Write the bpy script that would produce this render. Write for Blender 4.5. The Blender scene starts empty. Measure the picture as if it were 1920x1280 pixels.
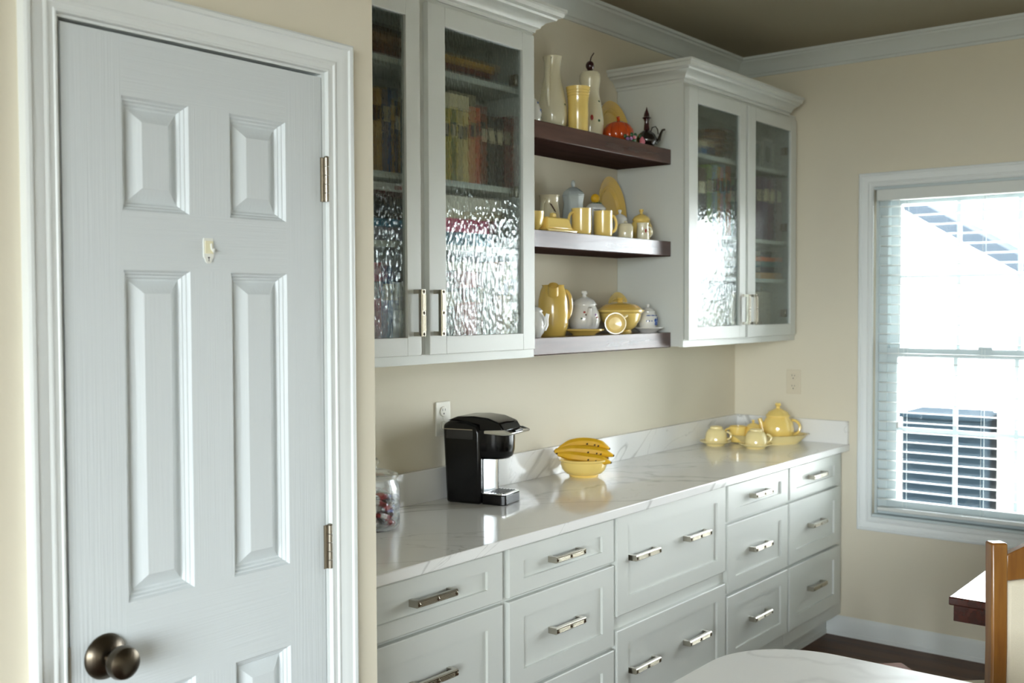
import bpy, bmesh, math, random
from mathutils import Vector, Matrix, Euler
random.seed(7)
S = bpy.context.scene
C = S.collection
PI = math.pi

# ------------------------------------------------------------------ camera
cam = bpy.data.cameras.new('camera'); camo = bpy.data.objects.new('camera', cam); C.objects.link(camo)
S.camera = camo
CAMP = Vector((-4.9194, -2.4615, 1.5699))
YAW, PITCH, ROLL, FPX = 0.9010, -0.03319, -0.00382, 2004.6
fw = Vector((math.sin(YAW)*math.cos(PITCH), math.cos(YAW)*math.cos(PITCH), math.sin(PITCH)))
rt = Vector((math.cos(YAW), -math.sin(YAW), 0)); up = rt.cross(fw)
r2 = math.cos(ROLL)*rt + math.sin(ROLL)*up; u2 = -math.sin(ROLL)*rt + math.cos(ROLL)*up
Mx = Matrix((r2, u2, -fw)).transposed().to_4x4(); Mx.translation = CAMP
camo.matrix_world = Mx
cam.sensor_width = 36; cam.lens = FPX*36/1920; cam.clip_start = .05
cam.dof.use_dof = True; cam.dof.focus_distance = 2.75; cam.dof.aperture_fstop = 4.5

# ------------------------------------------------------------------ world, windows' daylight, exposure
W = bpy.data.worlds.new('overcast_sky'); S.world = W; W.use_nodes = True
bg = W.node_tree.nodes['Background']; bg.inputs[1].default_value = 9.0
_n = W.node_tree.nodes; _tc = _n.new('ShaderNodeTexCoord'); _sx = _n.new('ShaderNodeSeparateXYZ'); _rp = _n.new('ShaderNodeValToRGB'); _mr = _n.new('ShaderNodeMapRange')
W.node_tree.links.new(_tc.outputs['Generated'], _sx.inputs[0]); _mr.inputs[1].default_value = -1; _mr.inputs[2].default_value = 1
W.node_tree.links.new(_sx.outputs['Z'], _mr.inputs[0]); W.node_tree.links.new(_mr.outputs[0], _rp.inputs[0]); W.node_tree.links.new(_rp.outputs[0], bg.inputs[0])
_e = _rp.color_ramp.elements; _e[0].position = .485; _e[0].color = (.17, .18, .16, 1); _e[1].position = .505; _e[1].color = (.89, .965, 1, 1)   # ground below the horizon, overcast sky above
S.view_settings.view_transform = 'Standard'; S.view_settings.look = 'None'
S.view_settings.exposure = 1.58; S.view_settings.gamma = 1; S.view_settings.use_curve_mapping = False
S.cycles.max_bounces = 10; S.cycles.transparent_max_bounces = 24; S.cycles.sample_clamp_indirect = 6; S.cycles.caustics_reflective = False
def portal(loc, rot, sx, sy):
    l = bpy.data.lights.new('daylight_portal', 'AREA'); l.shape = 'RECTANGLE'; l.size = sx; l.size_y = sy
    l.cycles.is_portal = True
    o = bpy.data.objects.new('daylight_portal', l); C.objects.link(o); o.location = loc; o.rotation_euler = rot
H = 2.78                      # ceiling
RX0, RY0 = -8.4, -6.8         # far sides of the room behind the camera
LEFT_WIN = (-5.7, -2.1, .10, 2.65)
portal((.13, -1.69, 1.35), (0, PI/2, 0), 1.5, 1.95)
portal((RX0-.05, (LEFT_WIN[0]+LEFT_WIN[1])/2, (LEFT_WIN[2]+LEFT_WIN[3])/2), (0, -PI/2, 0), LEFT_WIN[3]-LEFT_WIN[2], LEFT_WIN[1]-LEFT_WIN[0])


# ------------------------------------------------------------------ materials
def lin(h):
    v = [int(h[i:i+2], 16)/255 for i in (0, 2, 4)]
    return tuple(x/12.92 if x <= .04045 else ((x+.055)/1.055)**2.4 for x in v) + (1,)
MATS = {}
def mat(name, col='ffffff', rough=.5, metal=0, spec=.5, coat=0, bump=None, mott=None, trans=0):
    """bump=(scale xyz, strength, detail); mott=(other colour, scale xyz, amount)"""
    if name in MATS: return MATS[name]
    m = bpy.data.materials.new(name); m.use_nodes = True; nt = m.node_tree; b = nt.nodes['Principled BSDF']
    b.inputs['Base Color'].default_value = lin(col); b.inputs['Roughness'].default_value = rough
    b.inputs['Metallic'].default_value = metal; b.inputs['Specular IOR Level'].default_value = spec
    b.inputs['Coat Weight'].default_value = coat; b.inputs['Coat Roughness'].default_value = .05
    b.inputs['Transmission Weight'].default_value = trans
    tc = nt.nodes.new('ShaderNodeTexCoord')
    def noise(sc, det):
        mp = nt.nodes.new('ShaderNodeMapping'); mp.inputs['Scale'].default_value = sc
        nt.links.new(tc.outputs['Object'], mp.inputs[0])
        n = nt.nodes.new('ShaderNodeTexNoise'); n.inputs['Scale'].default_value = 1; n.inputs['Detail'].default_value = det
        nt.links.new(mp.outputs[0], n.inputs[0]); return n
    if mott:
        n = noise(mott[1], 5); r = nt.nodes.new('ShaderNodeValToRGB')
        r.color_ramp.elements[0].color = lin(col); r.color_ramp.elements[1].color = lin(mott[0])
        r.color_ramp.elements[0].position = .5-mott[2]; r.color_ramp.elements[1].position = .5+mott[2]
        nt.links.new(n.outputs['Fac'], r.inputs[0]); nt.links.new(r.outputs[0], b.inputs['Base Color'])
    if bump:
        n = noise(bump[0], bump[2] if len(bump) > 2 else 3); bp = nt.nodes.new('ShaderNodeBump')
        bp.inputs['Strength'].default_value = bump[1]; bp.inputs['Distance'].default_value = .002
        nt.links.new(n.outputs['Fac'], bp.inputs['Height']); nt.links.new(bp.outputs[0], b.inputs['Normal'])
    MATS[name] = m; return m
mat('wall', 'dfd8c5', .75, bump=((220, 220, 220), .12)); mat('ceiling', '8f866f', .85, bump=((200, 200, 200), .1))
mat('trim_paint', 'e4e9e9', .38); mat('crown_paint', 'd3d9d7', .45)
mat('cabinet', 'd0d3ce', .36); mat('cabinet_inside', 'c3cbc6', .5)
mat('door_v', 'd6dde0', .42, bump=((260, 260, 5), .55, 4)); mat('door_h', 'd6dde0', .42, bump=((5, 5, 260), .55, 4))
mat('door_p', 'd6dde0', .40, bump=((170, 170, 6), .35, 4))
mat('floor_base', '2a1a10', .6)
mat('plank', '5f3b22', .5, mott=('38210f', (22, 1.2, 10), .25), bump=((60, 3, 10), .2))
mat('walnut', '5a3a30', .27, mott=('3c2420', (2.2, 24, 24), .22), bump=((4, 60, 60), .05), coat=.08)
mat('nickel', 'b9b4a8', .22, 1); mat('nickel_dark', 'a39c90', .3, 1); mat('bronze', '5c5449', .3, 1, bump=((400, 400, 4), .1))
mat('yellow', 'f5d67c', .12, spec=.6, coat=.6); mat('pale_yellow', 'f6e3a6', .14, spec=.6, coat=.6); mat('ochre', 'e0bd63', .16, coat=.5)
mat('cream', 'e3dcc0', .12, coat=.6); mat('white_china', 'e9e9e6', .1, coat=.6); mat('grey_china', 'b9c3c4', .14, coat=.5, bump=((60, 60, 60), .15))
mat('blue_paint', '274f9a', .2, coat=.5); mat('leaf', '2d5a35', .3); mat('cherry', '35121a', .1, coat=.8); mat('red_paint', 'a33228', .25)
mat('pumpkin', 'd8551a', .16, coat=.6, mott=('a53a14', (14, 14, 14), .3)); mat('pink', 'd77d8c', .3); mat('lilac', 'a97ab4', .35)
mat('black_glaze', '17110f', .08, coat=.8); mat('brown_paint', '4c2b1c', .3)
mat('black_plastic', '060607', .18, spec=.35); mat('smoke_plastic', '2b2b2c', .12); mat('steel', 'c8ccd0', .28, 1); mat('chrome', 'd9dadb', .1, 1)
mat('plate_plastic', 'e6e3d6', .4); mat('slot', '2a2826', .6); mat('cream_plate', 'd9d0bb', .45)
mat('banana', 'eebc22', .45, mott=('d9a51d', (18, 18, 18), .3)); mat('banana_brown', '3a2712', .6)
mat('oak', '8f6229', .3, mott=('6e4117', (40, 40, 5), .25), coat=.4, bump=((90, 90, 8), .15)); mat('linen', 'd9d0ba', .9, bump=((500, 500, 500), .5, 1))
mat('mahogany', '4a1f14', .16, mott=('34150e', (4, 40, 40), .25), coat=.6); mat('stool_wood', '9a6246', .7, mott=('7b4a33', (30, 5, 30), .25))
mat('vinyl', 'c3ced0', .45); mat('slat', 'dde1de', .5)
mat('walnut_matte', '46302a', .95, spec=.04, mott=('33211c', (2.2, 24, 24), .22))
mat('siding', 'f2f2f0', .7); mat('soffit', '2a3036', .9, spec=.05); mat('concrete', 'cfcdc8', .9); mat('ac_dark', '141d23', .9, spec=.03); mat('ac_case', 'd8d8d2', .5)
mat('pages', 'ddd3bb', .8, bump=((3, 3, 400), .3)); mat('hook_plastic', 'eceee8', .2, coat=.3); mat('hook_tape', 'e9e4c4', .4)
mat('foil_blue', '1d2f8c', .25, .4); mat('foil_white', 'e4e4e6', .3, .2); mat('foil_red', '9a1f26', .3, .2); mat('foil_brown', '4a2418', .35, .2); mat('foil_silver', 'b8bcc4', .2, .8)

def quartz(name, amt):
    m = bpy.data.materials.new(name); m.use_nodes = True; nt = m.node_tree; b = nt.nodes['Principled BSDF']; L = nt.links.new
    tc = nt.nodes.new('ShaderNodeTexCoord'); mp = nt.nodes.new('ShaderNodeMapping'); mp.inputs['Rotation'].default_value = (.5, .3, .45)
    L(tc.outputs['Object'], mp.inputs[0])
    def vein(sc, dist, lo, hi, off):
        w = nt.nodes.new('ShaderNodeTexNoise'); w.inputs['Scale'].default_value = sc; w.inputs['Detail'].default_value = 6; w.inputs['Distortion'].default_value = dist
        mp2 = nt.nodes.new('ShaderNodeMapping'); mp2.inputs['Location'].default_value = (off, off, 0); mp2.inputs['Scale'].default_value = (.45, 1.5, 1.5)
        L(mp.outputs[0], mp2.inputs[0]); L(mp2.outputs[0], w.inputs[0])
        a = nt.nodes.new('ShaderNodeMath'); a.operation = 'SUBTRACT'; a.inputs[1].default_value = .5; L(w.outputs['Fac'], a.inputs[0])
        c = nt.nodes.new('ShaderNodeMath'); c.operation = 'ABSOLUTE'; L(a.outputs[0], c.inputs[0])
        r = nt.nodes.new('ShaderNodeMapRange'); r.inputs[1].default_value = lo; r.inputs[2].default_value = hi; r.inputs[3].default_value = 1; r.inputs[4].default_value = 0
        L(c.outputs[0], r.inputs[0]); return r
    v1 = vein(.75, .8, .0005, .008, 2.3); v2 = vein(1.5, 1.0, .0003, .003, 7.7)
    n = nt.nodes.new('ShaderNodeTexNoise'); n.inputs['Scale'].default_value = 2.2; L(mp.outputs[0], n.inputs[0])
    mu = nt.nodes.new('ShaderNodeMath'); mu.operation = 'MULTIPLY'; L(v1.outputs[0], mu.inputs[0]); L(n.outputs['Fac'], mu.inputs[1])
    mx = nt.nodes.new('ShaderNodeMath'); mx.operation = 'MAXIMUM'; L(mu.outputs[0], mx.inputs[0])
    m3 = nt.nodes.new('ShaderNodeMath'); m3.operation = 'MULTIPLY'; m3.inputs[1].default_value = .3; L(v2.outputs[0], m3.inputs[0]); L(m3.outputs[0], mx.inputs[1])
    mix = nt.nodes.new('ShaderNodeMix'); mix.data_type = 'RGBA'; mix.inputs[6].default_value = lin('ececea' if amt == 1 else 'f6f6f4'); mix.inputs[7].default_value = lin('9a9996')
    am = nt.nodes.new('ShaderNodeMath'); am.operation = 'MULTIPLY'; am.inputs[1].default_value = amt; L(mx.outputs[0], am.inputs[0]); L(am.outputs[0], mix.inputs[0]); L(mix.outputs[2], b.inputs['Base Color'])
    b.inputs['Roughness'].default_value = .1 if amt == 1 else .38; b.inputs['Specular IOR Level'].default_value = .6
    MATS[name] = m
quartz('quartz', 1); quartz('quartz_faint', .35)
def glassy(name, ripple=False, ior=1.45, clear=.35, tint='f4f8f7'):
    m = bpy.data.materials.new(name); m.use_nodes = True; nt = m.node_tree; L = nt.links.new
    out = nt.nodes['Material Output']; nt.nodes.remove(nt.nodes['Principled BSDF'])
    g = nt.nodes.new('ShaderNodeBsdfGlass'); g.inputs['IOR'].default_value = ior; g.inputs['Roughness'].default_value = 0.0; g.inputs['Color'].default_value = lin(tint)
    t = nt.nodes.new('ShaderNodeBsdfTransparent'); t.inputs[0].default_value = lin(tint); mix = nt.nodes.new('ShaderNodeMixShader'); mix.inputs[0].default_value = clear
    L(g.outputs[0], mix.inputs[1]); L(t.outputs[0], mix.inputs[2]); L(mix.outputs[0], out.inputs[0])
    if ripple:
        tc = nt.nodes.new('ShaderNodeTexCoord'); mp = nt.nodes.new('ShaderNodeMapping'); mp.inputs['Scale'].default_value = (1, .05, .5)
        L(tc.outputs['Object'], mp.inputs[0])
        n = nt.nodes.new('ShaderNodeTexNoise'); n.inputs['Scale'].default_value = 60; n.inputs['Detail'].default_value = 1
        v = nt.nodes.new('ShaderNodeTexVoronoi'); v.feature = 'SMOOTH_F1'; v.inputs['Scale'].default_value = 105; v.inputs['Smoothness'].default_value = .6
        L(mp.outputs[0], v.inputs['Vector']); bp = nt.nodes.new('ShaderNodeBump'); bp.inputs['Strength'].default_value = .21; bp.inputs['Distance'].default_value = .005
        L(v.outputs['Distance'], bp.inputs['Height']); L(bp.outputs[0], g.inputs['Normal'])
    MATS[name] = m
glassy('ripple_glass', True, 1.3, .42, 'f4f7f6'); glassy('jar_glass', False, 1.42, .5, 'fdfefe'); 
def thin_pane():
    m = bpy.data.materials.new('window_glass'); m.use_nodes = True; nt = m.node_tree; L = nt.links.new; nt.nodes.remove(nt.nodes['Principled BSDF'])
    g = nt.nodes.new('ShaderNodeBsdfGlossy'); g.inputs['Roughness'].default_value = .01; t = nt.nodes.new('ShaderNodeBsdfTransparent'); f = nt.nodes.new('ShaderNodeFresnel'); f.inputs[0].default_value = 1.3
    mix = nt.nodes.new('ShaderNodeMixShader'); L(f.outputs[0], mix.inputs[0]); L(t.outputs[0], mix.inputs[1]); L(g.outputs[0], mix.inputs[2]); L(mix.outputs[0], nt.nodes['Material Output'].inputs[0])
    MATS['window_glass'] = m
thin_pane()

# ------------------------------------------------------------------ mesh helpers
class B:
    """collects shapes into one mesh"""
    def __init__(s): s.v = []; s.f = []
    def add(s, vs, fs):
        k = len(s.v); s.v += [tuple(p) for p in vs]; s.f += [tuple(i+k for i in f) for f in fs]; return s
    def box(s, x0, x1, y0, y1, z0, z1):
        vs = [(x, y, z) for z in (z0, z1) for y in (y0, y1) for x in (x0, x1)]
        return s.add(vs, [(0, 2, 3, 1), (4, 5, 7, 6), (0, 1, 5, 4), (2, 6, 7, 3), (0, 4, 6, 2), (1, 3, 7, 5)])
    def lathe(s, prof, n=36, c=(0, 0, 0), sx=1, sy=1, rib=None, rot=0):
        vs = []; fs = []; m = len(prof)
        for i in range(n):
            a = 2*PI*i/n; k = 1 if rib is None else 1-rib[1]*abs(math.sin(a*rib[0]/2))**.6*1
            if rib: k = 1-rib[1]*(1-abs(math.sin(a*rib[0]/2)))**2
            for r, z in prof:
                x, y = r*k*sx*math.cos(a), r*k*sy*math.sin(a)
                vs.append((c[0]+x*math.cos(rot)-y*math.sin(rot), c[1]+x*math.sin(rot)+y*math.cos(rot), c[2]+z))
        for i in range(n):
            j = (i+1) % n
            for q in range(m-1): fs.append((i*m+q, j*m+q, j*m+q+1, i*m+q+1))
        if prof[0][0] > 1e-6: fs.append(tuple(i*m for i in range(n))[::-1])
        if prof[-1][0] > 1e-6 and prof[-1] != prof[0]: fs.append(tuple(i*m+m-1 for i in range(n)))
        return s.add(vs, fs)
    def tube(s, path, r, n=10, flat=1.0, caps=True):
        P = [Vector(p) for p in path]; R = r if isinstance(r, (list, tuple)) else [r]*len(P)
        vs = []; fs = []; ref = None
        for i, p in enumerate(P):
            t = (P[min(i+1, len(P)-1)]-P[max(i-1, 0)]).normalized()
            if ref is None: ref = t.orthogonal().normalized() if abs(t.z) > .9 else Vector((0, 0, 1)).cross(t).normalized()
            ref = (ref-t*ref.dot(t)).normalized(); b2 = t.cross(ref)
            for k in range(n):
                a = 2*PI*k/n; vs.append(p+ref*math.cos(a)*R[i]*flat+b2*math.sin(a)*R[i])
        for i in range(len(P)-1):
            for k in range(n):
                j = (k+1) % n; fs.append((i*n+k, i*n+j, (i+1)*n+j, (i+1)*n+k))
        if caps: fs += [tuple(range(n))[::-1], tuple((len(P)-1)*n+k for k in range(n))]
        return s.add(vs, fs)
    def prism(s, poly, axis, a, b):
        """poly in the two other axes (cyclic order), extruded along axis from a to b"""
        n = len(poly)
        def put(p, t): return {'x': (t, p[0], p[1]), 'y': (p[0], t, p[1]), 'z': (p[0], p[1], t)}[axis]
        vs = [put(p, a) for p in poly]+[put(p, b) for p in poly]
        fs = [tuple(range(n)), tuple(range(2*n-1, n-1, -1))]+[(i, i+n, (i+1) % n+n, (i+1) % n) for i in range(n)]
        return s.add(vs, fs)
    def ball(s, c, rx, ry, rz, n=14, m=8):
        prof = [(math.sin(PI*i/m), -math.cos(PI*i/m)) for i in range(m+1)]
        return s.lathe([(r*rx, z*rz) for r, z in prof], n, c, 1, ry/rx)
    def sweep(s, prof, path, closed=False, z=0):
        """prof (outward, up) swept along an XY path with mitred corners; outward is to the right of travel"""
        P = [Vector(p) for p in path]; n = len(P); m = len(prof); vs = []; fs = []
        for i in range(n):
            d0 = (P[i]-P[i-1]).normalized() if (i > 0 or closed) else None
            d1 = (P[(i+1) % n]-P[i]).normalized() if (i < n-1 or closed) else None
            d0 = d0 or d1; d1 = d1 or d0
            n0 = Vector((d0.y, -d0.x)); n1 = Vector((d1.y, -d1.x)); b = n0+n1; b = b/(b.dot(n0)) if b.dot(n0) > 1e-6 else n0
            for o, u in prof: vs.append((P[i].x+b.x*o, P[i].y+b.y*o, z+u))
        for i in range(n if closed else n-1):
            j = (i+1) % n
            for k in range(m): fs.append((i*m+k, j*m+k, j*m+(k+1) % m, i*m+(k+1) % m))
        if not closed: fs += [tuple(range(m))[::-1], tuple((n-1)*m+k for k in range(m))]
        return s.add(vs, fs)
    def xf(s, M):
        s.v = [tuple(M @ Vector(p)) for p in s.v]; return s
def mesh(name, b):
    me = bpy.data.meshes.new(name); me.from_pydata(b.v, [], b.f)
    bm = bmesh.new(); bm.from_mesh(me); bmesh.ops.recalc_face_normals(bm, faces=bm.faces); bm.to_mesh(me); bm.free(); return me
def obj(name, b, m, parent=None, bevel=0, smooth=None, off=None, org=None):
    """one mesh object; shapes are given in the parent's space, or in world space when off (the parent's place) is given"""
    if off: b.v = [(p[0]-off[0], p[1]-off[1], p[2]-off[2]) for p in b.v]
    if org is None:
        lo = [min(p[i] for p in b.v) for i in range(3)]; hi = [max(p[i] for p in b.v) for i in range(3)]
        org = ((lo[0]+hi[0])/2, (lo[1]+hi[1])/2, lo[2])
    b.v = [(p[0]-org[0], p[1]-org[1], p[2]-org[2]) for p in b.v]
    me = mesh(name, b); me.materials.append(MATS[m])
    o = bpy.data.objects.new(name, me); C.objects.link(o); o.location = org; o.parent = parent
    if bevel:
        md = o.modifiers.new('bevel', 'BEVEL'); md.width = bevel; md.segments = 2; md.limit_method = 'ANGLE'; md.angle_limit = .6
    if smooth is None: smooth = 35
    if smooth:
        for p in me.polygons: p.use_smooth = True
        me.set_sharp_from_angle(angle=math.radians(smooth))
    return o
def tag(o, label, cat, group=None):
    o['label'] = label; o['category'] = cat
    if group: o['group'] = group
    return o
def thing(name, label, cat, loc=(0, 0, 0), rz=0, group=None):
    o = bpy.data.objects.new(name, None); o.empty_display_size = .05; C.objects.link(o); o.location = loc; o.rotation_euler = (0, 0, rz)
    return tag(o, label, cat, group)
def struct(o): o['kind'] = 'structure'; return o
def sroot(name, loc):
    o = bpy.data.objects.new(name, None); o.empty_display_size = .05; C.objects.link(o); o.location = loc; return struct(o)
def rect_frame(b, x0, x1, z0, z1, w, y0, y1, wt=None):
    wt = wt or w
    b.box(x0, x0+w, y0, y1, z0, z1); b.box(x1-w, x1, y0, y1, z0, z1); b.box(x0+w, x1-w, y0, y1, z0, z0+wt); b.box(x0+w, x1-w, y0, y1, z1-wt, z1); return b

# ------------------------------------------------------------------ room shell
YD = -.818; XC = -3.316            # face of the pantry wall, its outside corner
fl = struct(obj('floor', B().box(RX0-.2, 0.2, RY0-.2, .2, -.12, -.012), 'floor_base', smooth=0))
PW = .127; pm = mesh('floor_plank', B().box(-PW/2+.0008, PW/2-.0008, -.5, .5, -.009, 0)); pm.materials.append(MATS['plank'])
k = 0; x = -PW/2
while x > RX0:
    ymax = -.487 if x > XC else YD-.002
    y = ymax+random.uniform(0, .9)
    while y > RY0:
        ln = random.uniform(2.0, 3.2); a, b_ = max(RY0, y-ln), min(y, ymax)
        if b_-a > .05:
            o = bpy.data.objects.new('floor_plank', pm); C.objects.link(o); o.parent = fl
            o.location = Vector((x, (a+b_)/2, 0))-fl.location; o.scale = (1, (b_-a-.001), 1)
        y -= ln
    x -= PW
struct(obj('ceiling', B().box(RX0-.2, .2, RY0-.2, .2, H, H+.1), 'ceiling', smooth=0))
struct(obj('wall_back', B().box(XC, .15, 0, .15, -.01, H), 'wall', smooth=0))
WY0, WY1, WZ0, WZ1 = -2.68, -.70, .585, 2.11    # window opening in the right wall
b = B(); b.box(0, .15, RY0-.1, WY0, -.01, H); b.box(0, .15, WY1, 0, -.01, H); b.box(0, .15, WY0, WY1, -.01, WZ0); b.box(0, .15, WY0, WY1, WZ1, H)
struct(obj('wall_right', b, 'wall', smooth=0))
DX0, DX1, DZ = -4.011, -3.460, 2.030             # the door leaf
JX0, JX1, JZ = DX0-.022, DX1+.022, DZ+.024       # rough opening
b = B(); b.box(RX0, JX0, YD, YD+.11, -.01, H); b.box(JX1, XC, YD, YD+.11, -.01, H); b.box(JX0, JX1, YD, YD+.11, JZ, H); b.box(XC-.11, XC, YD+.11, .15, -.01, H)
struct(obj('wall_pantry', b, 'wall', smooth=0))
struct(obj('wall_pantry_inside', B().box(RX0, XC-.11, 0, .1, -.01, H), 'wall', smooth=0))
b = B().box(RX0-.1, 0, RY0-.1, RY0, -.01, H)
struct(obj('wall_rear', b, 'wall', smooth=0))
a = LEFT_WIN; b = B(); b.box(RX0-.1, RX0, RY0, a[0], -.01, H); b.box(RX0-.1, RX0, a[1], .1, -.01, H); b.box(RX0-.1, RX0, a[0], a[1], -.01, a[2]); b.box(RX0-.1, RX0, a[0], a[1], a[3], H)
struct(obj('wall_left', b, 'wall', smooth=0))
# ceiling crown on back and right wall
CR = [(0, -.088), (.010, -.088), (.012, -.078), (.020, -.074), (.024, -.066), (.034, -.046), (.050, -.030), (.064, -.022), (.068, -.014), (.078, -.012), (.080, 0), (0, 0)]
struct(obj('trim_1', B().sweep(CR, [(XC, 0), (0, 0), (0, RY0)], z=H), 'crown_paint', smooth=30))
BBP = [(0, 0), (.016, 0), (.016, .018), (.013, .02), (.013, .075), (.009, .088), (.004, .094), (0, .094)]
struct(obj('baseboard_right', B().sweep(BBP, [(0, -.489), (0, RY0)]), 'trim_paint', smooth=30))
struct(obj('baseboard_pantry', B().sweep(BBP, [(RX0, YD), (JX0-.075, YD)]), 'trim_paint', smooth=30))

# ------------------------------------------------------------------ pantry door
CW = .060
CAS = [(0, 0), (CW, 0), (CW, .021), (CW-.004, .023), (CW-.010, .022), (CW-.012, .0175), (CW-.018, .017), (CW-.026, .0125), (CW-.036, .0095), (CW-.040, .0115), (CW-.043, .0115), (CW-.046, .0085), (.006, .008), (.004, .0095), (.001, .0095), (0, .007)]
def casing(name, rect, close, toward, plane, m='trim_paint', prof=CAS):
    """mitred picture-frame or three-sided casing; rect = inner a0,a1,z0,z1; toward maps (a, depth, z) to world"""
    a0, a1, z0, z1 = rect; n = len(prof); vs = []; fs = []
    cor = [(a0, z0, -1, -1 if close else 0), (a0, z1, -1, 1), (a1, z1, 1, 1), (a1, z0, 1, -1 if close else 0)]
    for a_, z_, sa, sz in cor:
        for o_, d_ in prof: vs.append(toward(a_+sa*o_, d_, z_+sz*o_))
    for i in range(4 if close else 3):
        j = (i+1) % 4
        for k_ in range(n): fs.append((i*n+k_, j*n+k_, j*n+(k_+1) % n, i*n+(k_+1) % n))
    if not close: fs += [tuple(range(n)), tuple(3*n+k_ for k_ in range(n))]
    return struct(obj(name, B().add(vs, fs), m, smooth=25))
casing('trim_2', (DX0-.010, DX1+.010, 0, DZ+.012), False, lambda a, d, z: (a, YD-d, z), None)
b = B(); b.box(JX0, DX0-.003, YD+.001, YD+.11, 0, JZ); b.box(DX1+.003, JX1, YD+.001, YD+.11, 0, JZ); b.box(DX0-.003, DX1+.003, YD+.001, YD+.11, DZ+.007, JZ)
b.box(DX1-.010, DX1+.003, YD+.042, YD+.07, 0, DZ+.005)
struct(obj('trim_3', b, 'trim_paint', smooth=0))
DOF = ((DX0+DX1)/2, YD+.018, .008); door = sroot('door_1', DOF)
PX = [(-3.904, -3.772), (-3.684, -3.552)]; PZ = [(1.735, 1.928), (1.064, 1.634), (.26, .902)]
T = .036
def dbox(name, m, *q): obj(name, B().box(*q), m, door, off=DOF, smooth=0)
for q in ((DX0, PX[0][0]), (PX[1][1], DX1)): dbox('stile', 'door_v', q[0], q[1], YD, YD+T, .008, DZ)
zz = [.008]+[v for p in PZ[::-1] for v in p]+[DZ]
for i in range(0, 8, 2): dbox('rail', 'door_h', PX[0][0], PX[1][1], YD, YD+T, zz[i], zz[i+1])
for p in PZ: dbox('mullion', 'door_v', PX[0][1], PX[1][0], YD, YD+T, p[0], p[1])
for px in PX:
    for pz in PZ:
        rings = [(0, 0), (.004, .006), (.006, .0065), (.009, .0115), (.0115, .012), (.015, .0165), (.0175, .0165), (.0395, .0035), (.0405, .003)]
        vs = []; fs = []
        for ins, d in rings: vs += [(px[0]+ins, YD+d, pz[0]+ins), (px[1]-ins, YD+d, pz[0]+ins), (px[1]-ins, YD+d, pz[1]-ins), (px[0]+ins, YD+d, pz[1]-ins)]
        for i in range(len(rings)-1):
            for k in range(4): j = (k+1) % 4; fs.append((i*4+k, i*4+j, i*4+4+j, i*4+4+k))
        n = len(vs)-4; fs.append((n, n+1, n+2, n+3))
        vs += [(px[0], YD+T, pz[0]), (px[1], YD+T, pz[0]), (px[1], YD+T, pz[1]), (px[0], YD+T, pz[1])]; n += 4
        fs += [(n+3, n+2, n+1, n)]+[(k, (k+1) % 4, n+(k+1) % 4, n+k) for k in range(4)]
        obj('panel', B().add(vs, fs), 'door_p', door, off=DOF, smooth=0)
for z0 in (1.781, 1.036, .2):
    b = B(); x = DX1+.004
    for i in range(5): b.tube([(x+.004, YD-.006, z0+.0178*i+.0006), (x+.004, YD-.006, z0+.0178*(i+1)-.0006)], .0052, 14)
    b.ball((x+.004, YD-.006, z0+.0895), .0054, .0054, .003)
    b.box(x-.008, x+.002, YD-.0015, YD+.001, z0, z0+.089)
    h = obj('hinge', b, 'nickel_dark', door, off=DOF); h['label'] = 'satin nickel butt hinge'
KX, KZ = -3.950, .984
Rm = Matrix.Translation((KX, YD, KZ)) @ Matrix.Rotation(PI/2, 4, 'X')
kb = obj('knob', B().lathe([(.0, .0), (.012, .012), (.0115, .03), (.012, .034), (.020, .037), (.0265, .045), (.0285, .054), (.026, .063), (.018, .0685), (.006, .0705), (0, .0707)], 40).xf(Rm), 'bronze', door, off=DOF)
kb['label'] = 'brushed dark nickel round door knob'
obj('rosette', B().lathe([(0, 0), (.038, 0), (.0385, .002), (.036, .007), (.024, .014), (.018, .017), (.013, .018), (0, .018)], 40).xf(Rm), 'bronze', kb, off=tuple(Vector(DOF)+kb.location))
obj('strike_plate', B().box(DX0-.0035, DX0-.0005, YD-.0012, YD+.02, KZ-.045, KZ+.03), 'nickel_dark', door, off=DOF, smooth=0)
# adhesive hook stuck on the door
HX, HZ = -3.734, 1.671
t = thing('adhesive_hook', 'small clear adhesive hook with yellowed tape on the white door', 'hook', (HX, YD, HZ-.022))
pl = [(-.0095, .046), (.0095, .046), (.0105, .042), (.0105, .012)]+[(.0075*math.cos(a), .008+.008*math.sin(a)) for a in [-i*PI/8 for i in range(9)]]+[(-.0105, .012), (-.0105, .042)]
obj('backing', B().prism(pl, 'y', -.0025, 0), 'hook_plastic', t)
obj('tape', B().box(-.0085, .0085, -.0045, -.0025, .018, .041), 'hook_tape', t, bevel=.0006)
obj('hook', B().tube([(.004, -.004, .036), (.004, -.006, .026), (.004, -.011, .022), (.004, -.013, .027)], .0022, 8), 'hook_plastic', t)
obj('pull_tab_print', B().box(-.002, .002, -.0028, -.0025, .010, .012).box(-.0007, .0007, -.0028, -.0025, .004, .010), 'slot', t, smooth=0)

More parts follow.
